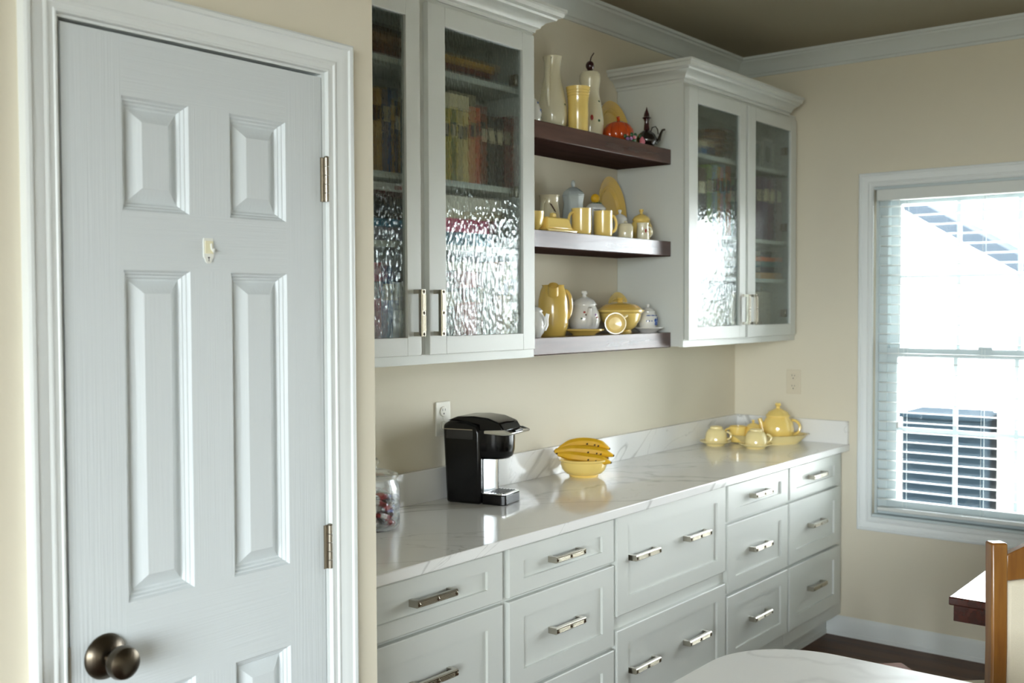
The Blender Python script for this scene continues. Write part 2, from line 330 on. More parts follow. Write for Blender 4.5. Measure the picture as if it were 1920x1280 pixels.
# ------------------------------------------------------------------ right wall window
casing('trim_4', (WY0, WY1, WZ0, WZ1), True, lambda a, d, z: (-d, a, z), None, prof=[(o*1.07, d) for o, d in CAS])
def window(name, y0, y1):
    w = sroot(name, (.1, (y0+y1)/2, WZ0)); O = (.1, (y0+y1)/2, WZ0)
    b = B(); f = .05
    b.box(.03, .15, y0, y0+.012, WZ0, WZ1); b.box(.03, .15, y1-.012, y1, WZ0, WZ1); b.box(0, .15, y0, y1, WZ0, WZ0+.012); b.box(0, .15, y0, y1, WZ1-.012, WZ1)
    b.box(.045, .14, y0+.012, y0+f, WZ0+.012, WZ1-.012); b.box(.045, .14, y1-f, y1-.012, WZ0+.012, WZ1-.012); b.box(.045, .14, y0+f, y1-f, WZ0+.012, WZ0+.035); b.box(.045, .14, y0+f, y1-f, WZ1-.035, WZ1-.012)
    obj('window_frame', b, 'vinyl', w, off=O, smooth=0)
    mid = 1.350
    for zb, zt, xa, nm in ((WZ0+.035, mid+.02, .052, 'lower_sash'), (mid-.022, WZ1-.035, .088, 'upper_sash')):
        b = B(); s = .045; ya, yb = y0+f, y1-f
        b.box(xa, xa+.03, ya, ya+s, zb, zt); b.box(xa, xa+.03, yb-s, yb, zb, zt); b.box(xa, xa+.03, ya+s, yb-s, zb, zb+.042); b.box(xa, xa+.03, ya+s, yb-s, zt-.042, zt)
        sh = obj(nm, b, 'vinyl', w, off=O, smooth=0); so = tuple(Vector(O)+sh.location)
        b = B(); ga, gb, gz0, gz1 = ya+s, yb-s, zb+.042, zt-.042
        for i in (1, 2): yy = ga+(gb-ga)*i/3; b.box(xa+.008, xa+.022, yy-.009, yy+.009, gz0, gz1)
        zz_ = (gz0+gz1)/2; b.box(xa+.009, xa+.021, ga, gb, zz_-.009, zz_+.009)
        obj('muntin', b, 'vinyl', sh, off=so, smooth=0)
        for i in range(3):
            for j in range(2):
                obj('pane', B().box(xa+.0135, xa+.0165, ga+(gb-ga)*i/3, ga+(gb-ga)*(i+1)/3, gz0+(gz1-gz0)*j/2, gz0+(gz1-gz0)*(j+1)/2), 'window_glass', sh, off=so, smooth=0)
        if nm == 'lower_sash':
            l = obj('sash_lock', B().box(xa-.006, xa+.02, (ya+yb)/2-.03, (ya+yb)/2+.03, zt, zt+.012), 'vinyl', sh, off=so, bevel=.003)
WM = (WY0+WY1)/2
window('window_1', WM+.035, WY1); window('window_2', WY0, WM-.035)
struct(obj('trim_5', B().box(-.012, .15, WM-.035, WM+.035, WZ0, WZ1), 'trim_paint', bevel=.003))
slm = B(); 
def blind(y0, y1, label):
    O = (.022, (y0+y1)/2, WZ0+.02); t = thing('window_blind', label, 'blind', O)
    obj('headrail', B().box(-.014, .042, y0+.004, y1-.004, WZ1-.012-.052, WZ1-.013), 'slat', t, off=O, bevel=.003)
    obj('bottom_rail', B().box(-.003, .047, y0+.012, y1-.012, WZ0+.032, WZ0+.048), 'slat', t, off=O, bevel=.003)
    n = 31; z0, z1 = WZ0+.085, WZ1-.09; L = y1-y0-.024
    sm = None
    for i in range(n):
        z = z0+(z1-z0)*i/(n-1)
        if sm is None:
            poly = [(-.024, 0), (-.012, .002), (0, .0028), (.012, .002), (.024, 0), (.024, -.0022), (0, .0006), (-.024, -.0022)]
            sm = mesh('slat', B().prism([(p[0], p[1]) for p in poly], 'y', -L/2, L/2)); sm.materials.append(MATS['slat'])
        o = bpy.data.objects.new('slat', sm); C.objects.link(o); o.parent = t; o.location = (.022-O[0], 0, z-O[2]); o.rotation_euler = (0, .06, 0)
    for yy in (y1-.13, (y0+y1)/2, y0+.13):
        b = B()
        for xx in (-.003, .047): b.tube([(xx, yy, WZ0+.04), (xx, yy, WZ1-.06)], .0009, 6)
        obj('ladder_cord', b, 'slat', t, off=O)
    b = B(); b.tube([(-.018, y1-.11, WZ1-.06), (-.018, y1-.11, WZ0+.45)], .0012, 6); b.lathe([(0, 0), (.006, .004), (.004, .03), (0, .032)], 10, (-.018, y1-.11, WZ0+.42))
    obj('pull_cord', b, 'slat', t, off=O)
blind(WM+.047, WY1-.012, 'open white slatted blind in the window beside the drawer cabinets')
blind(WY0+.012, WM-.047, 'open white slatted blind in the window farther from the drawer cabinets')
# rear windows (daylight from behind the camera)
def plain_window(name, axis, pos, a0, a1, z0, z1, n):
    if axis == 'y': bx = lambda b, p, q, r, s: b.box(p, q, pos-.09, pos-.03, r, s)
    else: bx = lambda b, p, q, r, s: b.box(pos-.09, pos-.03, p, q, r, s)
    b = B(); bx(b, a0, a0+.06, z0, z1); bx(b, a1-.06, a1, z0, z1); bx(b, a0, a1, z0, z0+.06); bx(b, a0, a1, z1-.06, z1)
    for i in range(1, n): a = a0+(a1-a0)*i/n; bx(b, a-.03, a+.03, z0, z1)
    struct(obj(name, b, 'vinyl', smooth=0))
plain_window('window_3', 'x', RX0, *LEFT_WIN, 3)

# ------------------------------------------------------------------ outside
struct(obj('ground_outside', B().box(.15, 30, -20, 25, -.35, -.25), 'concrete', smooth=0))
HOX = 9.0
t = thing('neighbour_house', 'white sided neighbouring house with grey soffit beyond the window', 'house', (HOX, 3, -.25)); O = (HOX, 3, -.25)
rk = lambda y: 2.70+(y-1.87)*.607
b = B(); b.prism([(-.9, -.25), (9, -.25), (9, 5), (5.6, rk(5.6)), (-.9, rk(-.9))], 'x', HOX, HOX+6); obj('wall', b, 'siding', t, off=O, smooth=0)
b = B(); b.prism([(-1.6, rk(-1.6)+.02), (5.6, rk(5.6)+.02), (5.6, rk(5.6)+.22), (-1.6, rk(-1.6)+.22)], 'x', HOX-.9, HOX+6); obj('roof', b, 'soffit', t, off=O, smooth=0)
sdm = None
for i in range(14):
    obj('siding_board', B().box(HOX-.02, HOX, -.9, 5.2, -.2+i*.2, -.2+i*.2+.19), 'siding', t, off=O, smooth=0)
for y0 in (.55, .95): obj('window_pane', B().box(HOX-.03, HOX, y0, y0+.22, 1.28, 1.38), 'ac_case', t, off=O, smooth=0)
t = thing('condenser_unit', 'dark grey outdoor cooling unit standing outside the window', 'cooling unit', (3.3, -.115, -.25)); O = (3.3, -.115, -.25)
obj('case', B().box(3.03, 3.57, -.40, .17, -.25, .74), 'ac_dark', t, off=O, bevel=.01); obj('top_cover', B().box(3.0, 3.6, -.43, .2, .74, .775), 'ac_dark', t, off=O, bevel=.01)
for i in range(12): obj('louvre', B().box(3.01, 3.03, -.39, .16, -.18+i*.073, -.18+i*.073+.035), 'ac_dark', t, off=O, smooth=0)
t = thing('utility_box', 'white electrical box beside the dark cooling unit outside', 'utility box', (3.4, -.53, -.25)); O = (3.4, -.53, -.25)
obj('housing', B().box(3.2, 3.5, -.60, -.45, -.25, .80), 'ac_case', t, off=O, bevel=.01); obj('lid', B().box(3.18, 3.52, -.62, -.43, .80, .83), 'ac_case', t, off=O, bevel=.005)

# ------------------------------------------------------------------ base cabinets
FY = -.554; DY = -.574
HANDLE = {}
def handle_mesh(L):
    if L in HANDLE: return HANDLE[L]
    b = B(); h = .0095
    poly = [(-.0, -h), (-.0105, -h), (-.013, -h+.003), (-.013, h-.003), (-.0105, h), (0, h)]
    poly = [(p[0]-.020, p[1]) for p in poly]
    b.prism(poly, 'x', -L/2, L/2)
    for sx in (-1, 1): b.box(min(sx*L/2, sx*(L/2-.012)), max(sx*L/2, sx*(L/2-.012)), -.021, 0, -h, h)
    for cx in (-L/2+.006, 0, L/2-.006):
        vs = [(cx-.006, -.0331, 0), (cx, -.0331, -.006), (cx+.006, -.0331, 0), (cx, -.0331, .006), (cx, -.037, 0)]; b.add(vs, [(0, 1, 4), (1, 2, 4), (2, 3, 4), (3, 0, 4)])
    for s0, s1 in ((-L/2+.014, -.008), (.008, L/2-.014)):
        for zz in (-.006, -.002, .002, .006): b.box(s0, s1, -.0343, -.0328, zz-.0008, zz+.0008)
    me = mesh('handle', b); me.materials.append(MATS['nickel']); HANDLE[L] = me; return me
def add_handle(parent, loc, L, vertical=False):
    o = bpy.data.objects.new('handle', handle_mesh(L)); C.objects.link(o); o.parent = parent; o.location = loc
    if vertical: o.rotation_euler = (0, PI/2, 0)
    return o
def shaker(x0, x1, z0, z1, st, ra, yf, yb):
    """shaker front: frame with a recessed flat panel, one closed mesh"""
    e = .0025; d = .008
    rings = [(x0, x1, z0, z1, yb), (x0, x1, z0, z1, yf+e), (x0+e, x1-e, z0+e, z1-e, yf), (x0+st, x1-st, z0+ra, z1-ra, yf), (x0+st+.001, x1-st-.001, z0+ra+.001, z1-ra-.001, yf+d)]
    vs = []; fs = []
    for a, b_, c, d_, y in rings: vs += [(a, y, c), (b_, y, c), (b_, y, d_), (a, y, d_)]
    for i in range(4):
        for k in range(4): j = (k+1) % 4; fs.append((i*4+k, i*4+j, i*4+4+j, i*4+4+k))
    fs += [(16, 17, 18, 19), (3, 2, 1, 0)]
    return B().add(vs, fs)
R1, R2, R3 = (.735, .876), (.458, .723), (.172, .445)
units = [(-3.314, -2.567, -3.145, -2.581, 3, 'drawer cabinet under the counter next to the pantry wall'),
         (-2.567, -1.995, -2.553, -2.004, 3, 'three-drawer cabinet between the pantry-side cabinet and the wide two-drawer cabinet'),
         (-1.995, -1.211, -1.986, -1.220, 2, 'wide cabinet with two deep drawers, two pulls on each'),
         (-1.211, -.641, -1.202, -.650, 3, 'three-drawer cabinet between the wide two-drawer cabinet and the corner cabinet'),
         (-.641, -.002, -.632, -.068, 3, 'three-drawer cabinet in the corner against the window wall')]
for ux0, ux1, x0, x1, nd, lab in units:
    O = ((ux0+ux1)/2, -.28, 0)
    t = thing('base_cabinet', 'pale grey '+lab, 'cabinet', O, group='base cabinets under the quartz counter')
    b = B(); b.box(ux0+.0005, ux1-.0005, FY+.02, -.005, .105, .880)
    fr = [(.108, .172+.006)]
    obj('carcass', b, 'cabinet', t, off=O, smooth=0)
    b = B(); b.box(ux0+.0005, x0+.010, FY, FY+.02, .105, .882); b.box(x1-.010, ux1-.0005, FY, FY+.02, .105, .882)
    rows = (R1, R2, R3) if nd == 3 else ((.549, .880), (.168, .502))
    zs = [.882]+[v for r in rows for v in (r[1]-.012, r[0]+.012)]+[.105]
    for i in range(0, len(zs), 2): b.box(x0+.010, x1-.010, FY, FY+.02, zs[i+1], zs[i])
    obj('face_frame', b, 'cabinet', t, off=O, smooth=0)
    obj('toe_kick', B().box(ux0+.0005, ux1-.0005, -.487, -.47, 0, .105).box(ux0+.0005, ux1-.0005, -.492, -.487, 0, .02), 'cabinet', t, off=O, smooth=0)
    for i, (z0, z1) in enumerate(rows):
        dr = obj('drawer', shaker(x0, x1, z0, z1, .068, .044 if (nd == 3 and i == 0) else .056, DY, FY-.0005), 'cabinet', t, off=O, smooth=0)
        dl = Vector(O)+dr.location; zc = (z0+z1)/2+(.005 if nd == 3 else .016)
        if nd == 2:
            for hx in (-1.825, -1.458): add_handle(dr, Vector((hx, DY+.008, zc))-dl, .160)
        else: add_handle(dr, Vector(((x0+x1)/2-(.016 if x0 < -3 else 0), DY+.008, zc))-dl, .155)
# countertop and splash
CT = .914
o = obj('countertop', B().box(XC+.002, -.002, -.594, -.002, .883, CT), 'quartz', bevel=.003, org=(-1.6, -.3, .883)); tag(o, 'long white quartz countertop with grey veins over the drawer cabinets', 'countertop')
o = obj('backsplash', B().box(XC+.002, -.002, -.021, -.001, CT, CT+.108), 'quartz', bevel=.0015, org=(-1.6, -.01, CT)); tag(o, 'long low quartz backsplash strip along the back wall', 'backsplash')
o = obj('side_splash', B().box(-.021, -.001, -.590, -.0215, CT, CT+.108), 'quartz', bevel=.0015, org=(-1.0, -.3, CT)); tag(o, 'short quartz splash strip on the window wall at the end of the counter', 'backsplash')

# ------------------------------------------------------------------ upper cabinets
UZ0, UZ1, UY, UD = 1.400, 2.475, -.316, -.336
CCP = [(0, 0), (.006, 0), (.008, .010), (.018, .014), (.020, .020), (.030, .030), (.044, .037), (.056, .040), (.060, .046), (.072, .050), (.076, .062), (.082, .066), (.082, .076), (0, .076)]
def upper(label, x0, x1, doors, shelves, crown_path):
    O = ((x0+x1)/2, -.158, UZ0); t = thing('wall_cabinet', label, 'cabinet', O, group='glass-door wall cabinets')
    P = lambda n, b, m='cabinet', **k: obj(n, b, m, t, off=O, **k)
    for a in (x0, x1-.018): P('side_panel', B().box(a, a+.018, UY+.019, -.002, UZ0+.002, UZ1), smooth=0)
    P('back_panel', B().box(x0+.018, x1-.018, -.012, -.002, UZ0+.018, UZ1), 'cabinet_inside', smooth=0)
    P('top_panel', B().box(x0+.018, x1-.018, UY+.019, -.012, UZ1-.018, UZ1), 'cabinet_inside', smooth=0)
    P('bottom_panel', B().box(x0+.018, x1-.018, UY+.019, -.012, UZ0+.008, UZ0+.025), 'cabinet', smooth=0)
    xm = (doors[0][1]+doors[1][0])/2
    b = B(); rect_frame(b, x0, x1, UZ0, UZ1+.002, .04, UY, UY+.019, .038); b.box(xm-.022, xm+.022, UY, UY+.019, UZ0+.038, UZ1-.036); P('face_frame', b, smooth=0)
    for z in shelves: P('shelf', B().box(x0+.0185, x1-.0185, -.29, -.0125, z-.018, z), 'cabinet_inside', smooth=0)
    P('crown_moulding', B().sweep(CCP, crown_path, z=UZ1-.008), smooth=28)
    for i, (a, c) in enumerate(doors):
        z0, z1 = 1.428, 2.450; gx0, gx1, gz0, gz1 = a+.074, c-.058, 1.481, 2.393
        if i == 1: gx0, gx1 = a+.074, c-.062
        b = B(); b.box(a, gx0, UD, UY-.0005, z0, z1); b.box(gx1, c, UD, UY-.0005, z0, z1); b.box(gx0, gx1, UD, UY-.0005, z0, gz0); b.box(gx0, gx1, UD, UY-.0005, gz1, z1)
        d = P('door', b, bevel=.0015, smooth=0); dl = Vector(O)+d.location
        obj('glass_pane', B().box(gx0+.0002, gx1-.0002, UD+.009, UD+.0125, gz0+.0002, gz1-.0002), 'ripple_glass', d, off=tuple(dl), smooth=0)
        add_handle(d, Vector(((c-.024) if i == 0 else (a+.026), UD, 1.551))-dl, .134, True)
        for hz in (2.30, 1.94, 1.53):
            hx = a+.06 if i == 0 else c-.06
            obj('hinge', B().box(hx-.012, hx+.012, UY+.001, UY+.03, hz-.018, hz+.018), 'nickel_dark', d, off=tuple(dl), bevel=.003)
LX0, LX1, RXA, RXB = -3.190, -2.094, -1.094, -.003
upper('pale grey wall cabinet with rippled glass doors next to the pantry wall', LX0, LX1, ((-3.165, -2.656), (-2.622, -2.113)), (2.279, 1.952, 1.757), [(LX0, -.001), (LX0, UY), (LX1, UY), (LX1, -.001)])
upper('pale grey wall cabinet with rippled glass doors in the corner by the window wall', RXA, RXB, ((-1.082, -.570), (-.548, -.034)), (2.205, 1.872, 1.692), [(RXA, -.001), (RXA, UY), (RXB-.084, UY)])

# ------------------------------------------------------------------ floating shelves
SH = (('upper dark walnut floating shelf with the tall cream pitcher', 2.202), ('middle dark walnut floating shelf with the two yellow mugs', 1.830), ('lowest dark walnut floating shelf with the yellow disc pitcher', 1.460))
for lab, z in SH:
    O = ((LX1+RXA)/2, -.13, z-.061); t = thing('floating_shelf', lab, 'shelf', O, group='walnut floating shelves')
    obj('board', B().box(LX1+.001, RXA-.001, -.260, -.001, z-.059, z), 'walnut', t, bevel=.0015, off=O)
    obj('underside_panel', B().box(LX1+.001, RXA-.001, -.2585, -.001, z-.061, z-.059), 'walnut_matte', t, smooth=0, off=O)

# ------------------------------------------------------------------ pottery
AZC = math.radians(217)                      # towards the seated viewer side of the room
def dirv(az): return Vector((math.cos(az), math.sin(az), 0))
def ring_handle(parent, m, az, r, z0, z1, out, thick=.006, name='handle', flat=1.0):
    d = dirv(az); zc = (z0+z1)/2; h = (z1-z0)/2; path = []
    for i in range(15):
        a = -PI/2+PI*i/14; path.append(d*(r+out*math.cos(a))+Vector((0, 0, zc+h*math.sin(a))))
    return obj(name, B().tube(path, thick, 10, flat), m, parent, org=(0, 0, 0))
def pot(parent, prof, m, name='body', **k): return obj(name, B().lathe(prof, 40, **k), m, parent, org=(0, 0, 0))
def spot(parent, az, r, z, w, h, m, name='painted_leaf', tilt=0):
    d = dirv(az); b = B().ball((0, 0, 0), w/2, .0016, h/2, 10, 6)
    b.xf(Matrix.Translation(d*r+Vector((0, 0, z))) @ Matrix.Rotation(az+PI/2, 4, 'Z') @ Matrix.Rotation(tilt, 4, 'Y')); return obj(name, b, m, parent, org=(0, 0, 0))
def shell(prof, t=.003):
    """hollow vessel: outer profile then the inside wall back down"""
    return prof+[(max(r-t, 0), z) for r, z in prof[::-1] if z > prof[0][1]+t]+[(0, prof[0][1]+t)]
def mug(loc, R, h, m, az, label, name='mug', cat='mug', group=None):
    t = thing(name, label, cat, loc, 0, group)
    pot(t, shell([(0, 0), (R*.88, 0), (R*.95, .004), (R, .02), (R, h-.01), (R*1.02, h)]), m); ring_handle(t, m, az, R*.96, h*.18, h*.85, R*.62, .0052); return t
z1 = 2.202; z2 = 1.83; z3 = 1.46
# top shelf
t = thing('pitcher', 'tall cream pitcher with long strap handle on the upper shelf', 'pitcher', (-1.731, -.13, z1))
pot(t, shell([(0, 0), (.034, 0), (.038, .004), (.051, .035), (.0545, .07), (.050, .115), (.040, .165), (.032, .205), (.0295, .235), (.031, .258), (.0355, .278)]), 'cream')
b = B(); d = dirv(math.radians(200)); b.tube([d*.030+Vector((0, 0, .270)), d*.046+Vector((0, 0, .268)), d*.056+Vector((0, 0, .240)), d*.062+Vector((0, 0, .18)), d*.060+Vector((0, 0, .12)), d*.050+Vector((0, 0, .09))], [.006, .0065, .0065, .0065, .006, .005], 10, 1.3)
obj('handle', b, 'cream', t, org=(0, 0, 0)); d = dirv(math.radians(20)); obj('spout', B().tube([d*.026+Vector((0, 0, .25)), d*.040+Vector((0, 0, .272)), d*.047+Vector((0, 0, .281))], [.013, .011, .007], 12), 'cream', t, org=(0, 0, 0))
spot(t, math.radians(275), .0535, .10, .010, .006, 'leaf', tilt=.5)
t = thing('tumbler', 'flared yellow tumbler vase between the pitcher and the cherry jar', 'vase', (-1.660, -.195, z1))
pot(t, shell([(0, 0), (.036, 0), (.037, .003), (.0375, .10), (.040, .14), (.0445, .166), (.0452, .170)]), 'yellow')
b = B()
for zz in (.136, .146, .156): b.lathe([(.0385+(zz-.136)*.14, zz-.002), (.0415+(zz-.136)*.14, zz), (.0385+(zz-.136)*.14, zz+.002)], 40)
obj('ring_band', b, 'yellow', t, org=(0, 0, 0))
t = thing('cherry_jar', 'tall cream bottle jar with dark cherry stopper on the upper shelf', 'jar', (-1.472, -.12, z1))
pot(t, [(0, 0), (.040, 0), (.046, .006), (.053, .05), (.052, .09), (.045, .14), (.035, .185), (.0335, .20), (.038, .222), (.041, .24), (.040, .255), (.034, .266), (.018, .272), (0, .273)], 'cream')
st = obj('stopper', B().ball((0, 0, .292), .017, .017, .019, 18, 10), 'cherry', t, org=(0, 0, 0)); obj('stem', B().tube([(0, 0, .305), (.004, -.003, .325), (.014, -.009, .342)], [.003, .0022, .0026], 8), 'cherry', st, org=(0, 0, 0))
spot(t, math.radians(222), .054, .085, .012, .022, 'red_paint'); spot(t, math.radians(255), .0535, .075, .012, .010, 'leaf'); spot(t, math.radians(262), .047, .15, .01, .006, 'leaf', tilt=.5)
def plate_prof(R): return [(0, .004), (R*.58, .004), (R*.60, .006), (R*.66, .013), (R*.70, .015), (R*.72, .0142), (R*.74, .016), (R*.96, .022), (R, .0235), (R*.985, .019), (R*.68, .008), (R*.60, 0), (0, 0)]
def leaning_plate(x, y, z, R, m, label, lean=.16, rz=0, ry=1):
    b = B().lathe(plate_prof(R), 48, sy=ry); b.xf(Matrix.Translation((0, 0, R*ry)) @ Matrix.Rotation(rz, 4, 'Z') @ Matrix.Rotation(PI/2-lean, 4, 'X'))
    lo = min(p[2] for p in b.v); b.v = [(p[0], p[1], p[2]-lo) for p in b.v]
    o = obj('plate', b, m, org=(0, 0, 0)); o.location = (x, y, z); return tag(o, label, 'plate')
leaning_plate(-1.205, -.040, z1, .104, 'ochre', 'dull yellow plate leaning on the wall behind the orange pumpkin')
t = thing('ceramic_pumpkin', 'orange ceramic pumpkin dish with stem and flowers', 'ornament', (-1.346, -.168, z1))
obj('body', B().lathe([(0, 0), (.040, 0), (.056, .014), (.062, .036), (.058, .058), (.044, .078), (.022, .088), (0, .086)], 80, rib=(10, .10)), 'pumpkin', t, org=(0, 0, 0))
obj('stem', B().tube([(0, 0, .082), (.002, 0, .096), (-.004, -.002, .108)], [.009, .006, .007], 10), 'pumpkin', t, org=(0, 0, 0))
for i, (az, rr, zz, m, s) in enumerate(((250, .066, .016, 'leaf', .013), (262, .07, .03, 'leaf', .012), (275, .068, .012, 'leaf', .014), (236, .07, .022, 'leaf', .011), (285, .07, .032, 'leaf', .011))):
    d = dirv(math.radians(az))*rr; obj('leaf', B().ball((d.x, d.y, zz), s, s*.5, s*.8, 10, 6), m, t, org=(0, 0, 0))
for az, zz, m in ((252, .014, 'lilac'), (266, .02, 'pink'), (240, .012, 'lilac')):
    d = dirv(math.radians(az))*.078; obj('flower', B().ball((d.x, d.y, zz), .008, .006, .007, 10, 6), m, t, org=(0, 0, 0))
t = thing('bud_figurine', 'tiny pink bud figurine between the pumpkin and the black pot', 'figurine', (-1.262, -.226, z1))
obj('bud', B().lathe([(0, 0), (.009, 0), (.0115, .012), (.010, .024), (.005, .033), (0, .036)], 18), 'pink', t, org=(0, 0, 0)); obj('leaf', B().ball((-.006, .006, .036), .008, .004, .009, 10, 6), 'leaf', t, org=(0, 0, 0))
t = thing('coffee_pot', 'glossy black ceramic pot with tall pointed stopper', 'pot', (-1.193, -.205, z1))
pot(t, [(0, 0), (.026, 0), (.028, .003), (.040, .022), (.041, .036), (.034, .054), (.020, .066), (.012, .072), (0, .074)], 'black_glaze')
obj('stopper', B().lathe([(0, .070), (.012, .071), (.011, .085), (.009, .105), (.013, .116), (.019, .120), (.012, .126), (.010, .138), (.004, .152), (0, .166)], 24), 'cherry', t, org=(0, 0, 0))
sr = Vector((.62, -.785, 0)); Z = Vector((0, 0, 1))
obj('spout', B().tube([sr*.034+Z*.022, sr*.05+Z*.034, sr*.056+Z*.056, sr*.064+Z*.072, sr*.074+Z*.074], [.011, .008, .006, .005, .004], 12), 'black_glaze', t, org=(0, 0, 0))
obj('handle', B().tube([sr*.016+Z*.062, sr*.022+Z*.082, sr*.036+Z*.086, sr*.044+Z*.074, sr*.046+Z*.055], .0025, 8), 'black_glaze', t, org=(0, 0, 0))
t = thing('painted_jar', 'small white jar with blue and green painted dabs at the shelf end', 'jar', (-1.905, -.165, z1))
pot(t, [(0, 0), (.026, 0), (.034, .02), (.036, .045), (.028, .075), (.016, .095), (0, .102)], 'white_china')
for az, zz in ((300, .03), (290, .055), (310, .048), (285, .08), (325, .068)): spot(t, math.radians(az), .0352 if zz < .06 else .0255, zz, .012, .010, 'blue_paint' if zz > .04 else 'leaf', 'painted_dab')
# middle shelf
t = thing('bowl', 'small yellow footed bowl at the end of the middle shelf', 'bowl', (-1.945, -.20, z2)); pot(t, shell([(0, 0), (.020, 0), (.022, .006), (.034, .022), (.040, .05), (.041, .068)]), 'yellow')
t = thing('creamer', 'cream milk jug with painted wheat ear on the middle shelf', 'jug', (-1.718, -.105, z2))
pot(t, shell([(0, 0), (.034, 0), (.040, .02), (.042, .05), (.037, .09), (.033, .12), (.036, .142), (.039, .148)]), 'cream'); ring_handle(t, 'cream', math.radians(190), .033, .04, .13, .024, .0055)
for i in range(5): spot(t, math.radians(225+i*6), .039-i*.0002, .112-i*.006, .012, .004, 'brown_paint', 'painted_wheat', .6)
t = thing('butter_dish', 'yellow covered butter dish with sloping sides', 'butter dish', (-1.818, -.195, z2), .0)
b = B(); b.prism([(-.084, 0), (.084, 0), (.094, .012), (-.094, .012)], 'y', -.045, .045); obj('tray', b, 'yellow', t, bevel=.004)
b = B(); b.add([(-.080, -.034, .012), (.080, -.034, .012), (.080, .034, .012), (-.080, .034, .012), (-.066, -.024, .055), (.066, -.024, .055), (.066, .024, .055), (-.066, .024, .055)], [(3, 2, 1, 0), (4, 5, 6, 7), (0, 1, 5, 4), (1, 2, 6, 5), (2, 3, 7, 6), (3, 0, 4, 7)])
cv = obj('cover', b, 'yellow', t, bevel=.006); obj('knob', B().box(-.012, .012, -.008, .008, .043, .060), 'yellow', cv, bevel=.004)
t = thing('lidded_jar', 'grey-white panelled jar with pointed lid on the middle shelf', 'jar', (-1.537, -.085, z2))
b = B(); b.lathe([(0, 0), (.040, 0), (.048, .03), (.046, .08), (.040, .13), (.044, .155), (.047, .162)], 8, rot=.3); obj('body', b, 'grey_china', t, bevel=.004, org=(0, 0, 0))
ld = obj('lid', B().lathe([(0, .162), (.046, .162), (.040, .175), (.026, .187), (.014, .194), (0, .195)], 8, rot=.3), 'grey_china', t, bevel=.003, org=(0, 0, 0)); obj('knob', B().ball((0, 0, .208), .008, .008, .015), 'grey_china', ld, org=(0, 0, 0))
mug((-1.664, -.212, z2), .0365, .097, 'yellow', math.radians(160), 'tall yellow mug beside the butter dish')
mug((-1.520, -.212, z2), .0360, .097, 'yellow', math.radians(-28), 'tall yellow mug beside the small beige jar')
leaning_plate(-1.220, -.040, z2, .098, 'ochre', 'large oval yellow platter standing against the wall on the middle shelf', lean=.12, ry=1.38)
t = thing('lemon_jar', 'white covered jar with lemon knob and green leaves', 'jar', (-1.395, -.092, z2))
pot(t, [(0, 0), (.036, 0), (.043, .03), (.043, .10), (.040, .118), (0, .118)], 'white_china'); ld = pot(t, [(0, .118), (.042, .118), (.042, .123), (.030, .138), (.012, .145), (0, .146)], 'white_china', 'lid')
obj('knob', B().ball((0, 0, .162), .018, .018, .019, 18, 10), 'banana', ld, org=(0, 0, 0))
for az in (200, 235, 270, 300): d = dirv(math.radians(az))*.02; obj('leaf', B().ball((d.x, d.y, .143), .010, .006, .003, 10, 5), 'leaf', ld, org=(0, 0, 0))
spot(t, math.radians(245), .043, .09, .03, .02, 'leaf'); spot(t, math.radians(230), .043, .114, .04, .003, 'brown_paint', 'painted_band')
def lidpot(loc, R, h, top, m, label, cat, lidm=None, name='lidded_pot', flat=.0):
    t = thing(name, label, cat, loc)
    pot(t, [(0, 0), (R*.62, 0), (R*.66, .004), (R*.94, h*.28), (R, h*.5), (R*.93, h*.75), (R*.72, h*.96), (R*.70, h), (0, h)], m)
    ld = pot(t, [(0, h), (R*.78, h), (R*.78, h+.003), (R*.6, h+(top-h)*.35), (R*.25, h+(top-h)*.55), (R*.13, h+(top-h)*.6), (0, h+(top-h)*.6)], lidm or m, 'lid')
    obj('knob', B().lathe([(0, h+(top-h)*.5), (R*.14, h+(top-h)*.55), (R*.12, h+(top-h)*.72), (R*.2, h+(top-h)*.85), (R*.16, top), (0, top)], 18), lidm or m, ld, org=(0, 0, 0)); return t
lidpot((-1.325, -.162, z2), .038, .078, .118, 'white_china', 'small white lidded pot on the middle shelf', 'pot')
t = thing('lidded_jar', 'tiny beige lidded jar at the front of the middle shelf', 'jar', (-1.386, -.226, z2))
pot(t, [(0, 0), (.029, 0), (.030, .003), (.030, .044), (.027, .050), (0, .050)], 'cream'); ld = pot(t, [(0, .050), (.028, .050), (.024, .056), (.010, .060), (0, .061)], 'cream', 'lid'); obj('knob', B().ball((0, 0, .064), .005, .005, .005), 'cream', ld, org=(0, 0, 0))
t = lidpot((-1.196, -.182, z2), .047, .082, .128, 'yellow', 'round yellow sugar bowl with lid on the middle shelf', 'sugar bowl', name='sugar_bowl')
t = thing('creamer', 'little cream jug with red flower standing before the yellow sugar bowl', 'jug', (-1.268, -.233, z2)); pot(t, shell([(0, 0), (.024, 0), (.0255, .003), (.024, .03), (.0225, .055), (.025, .066)]), 'cream')
ring_handle(t, 'cream', math.radians(-40), .022, .012, .05, .016, .004); spot(t, math.radians(240), .0245, .034, .009, .016, 'red_paint', 'painted_flower')
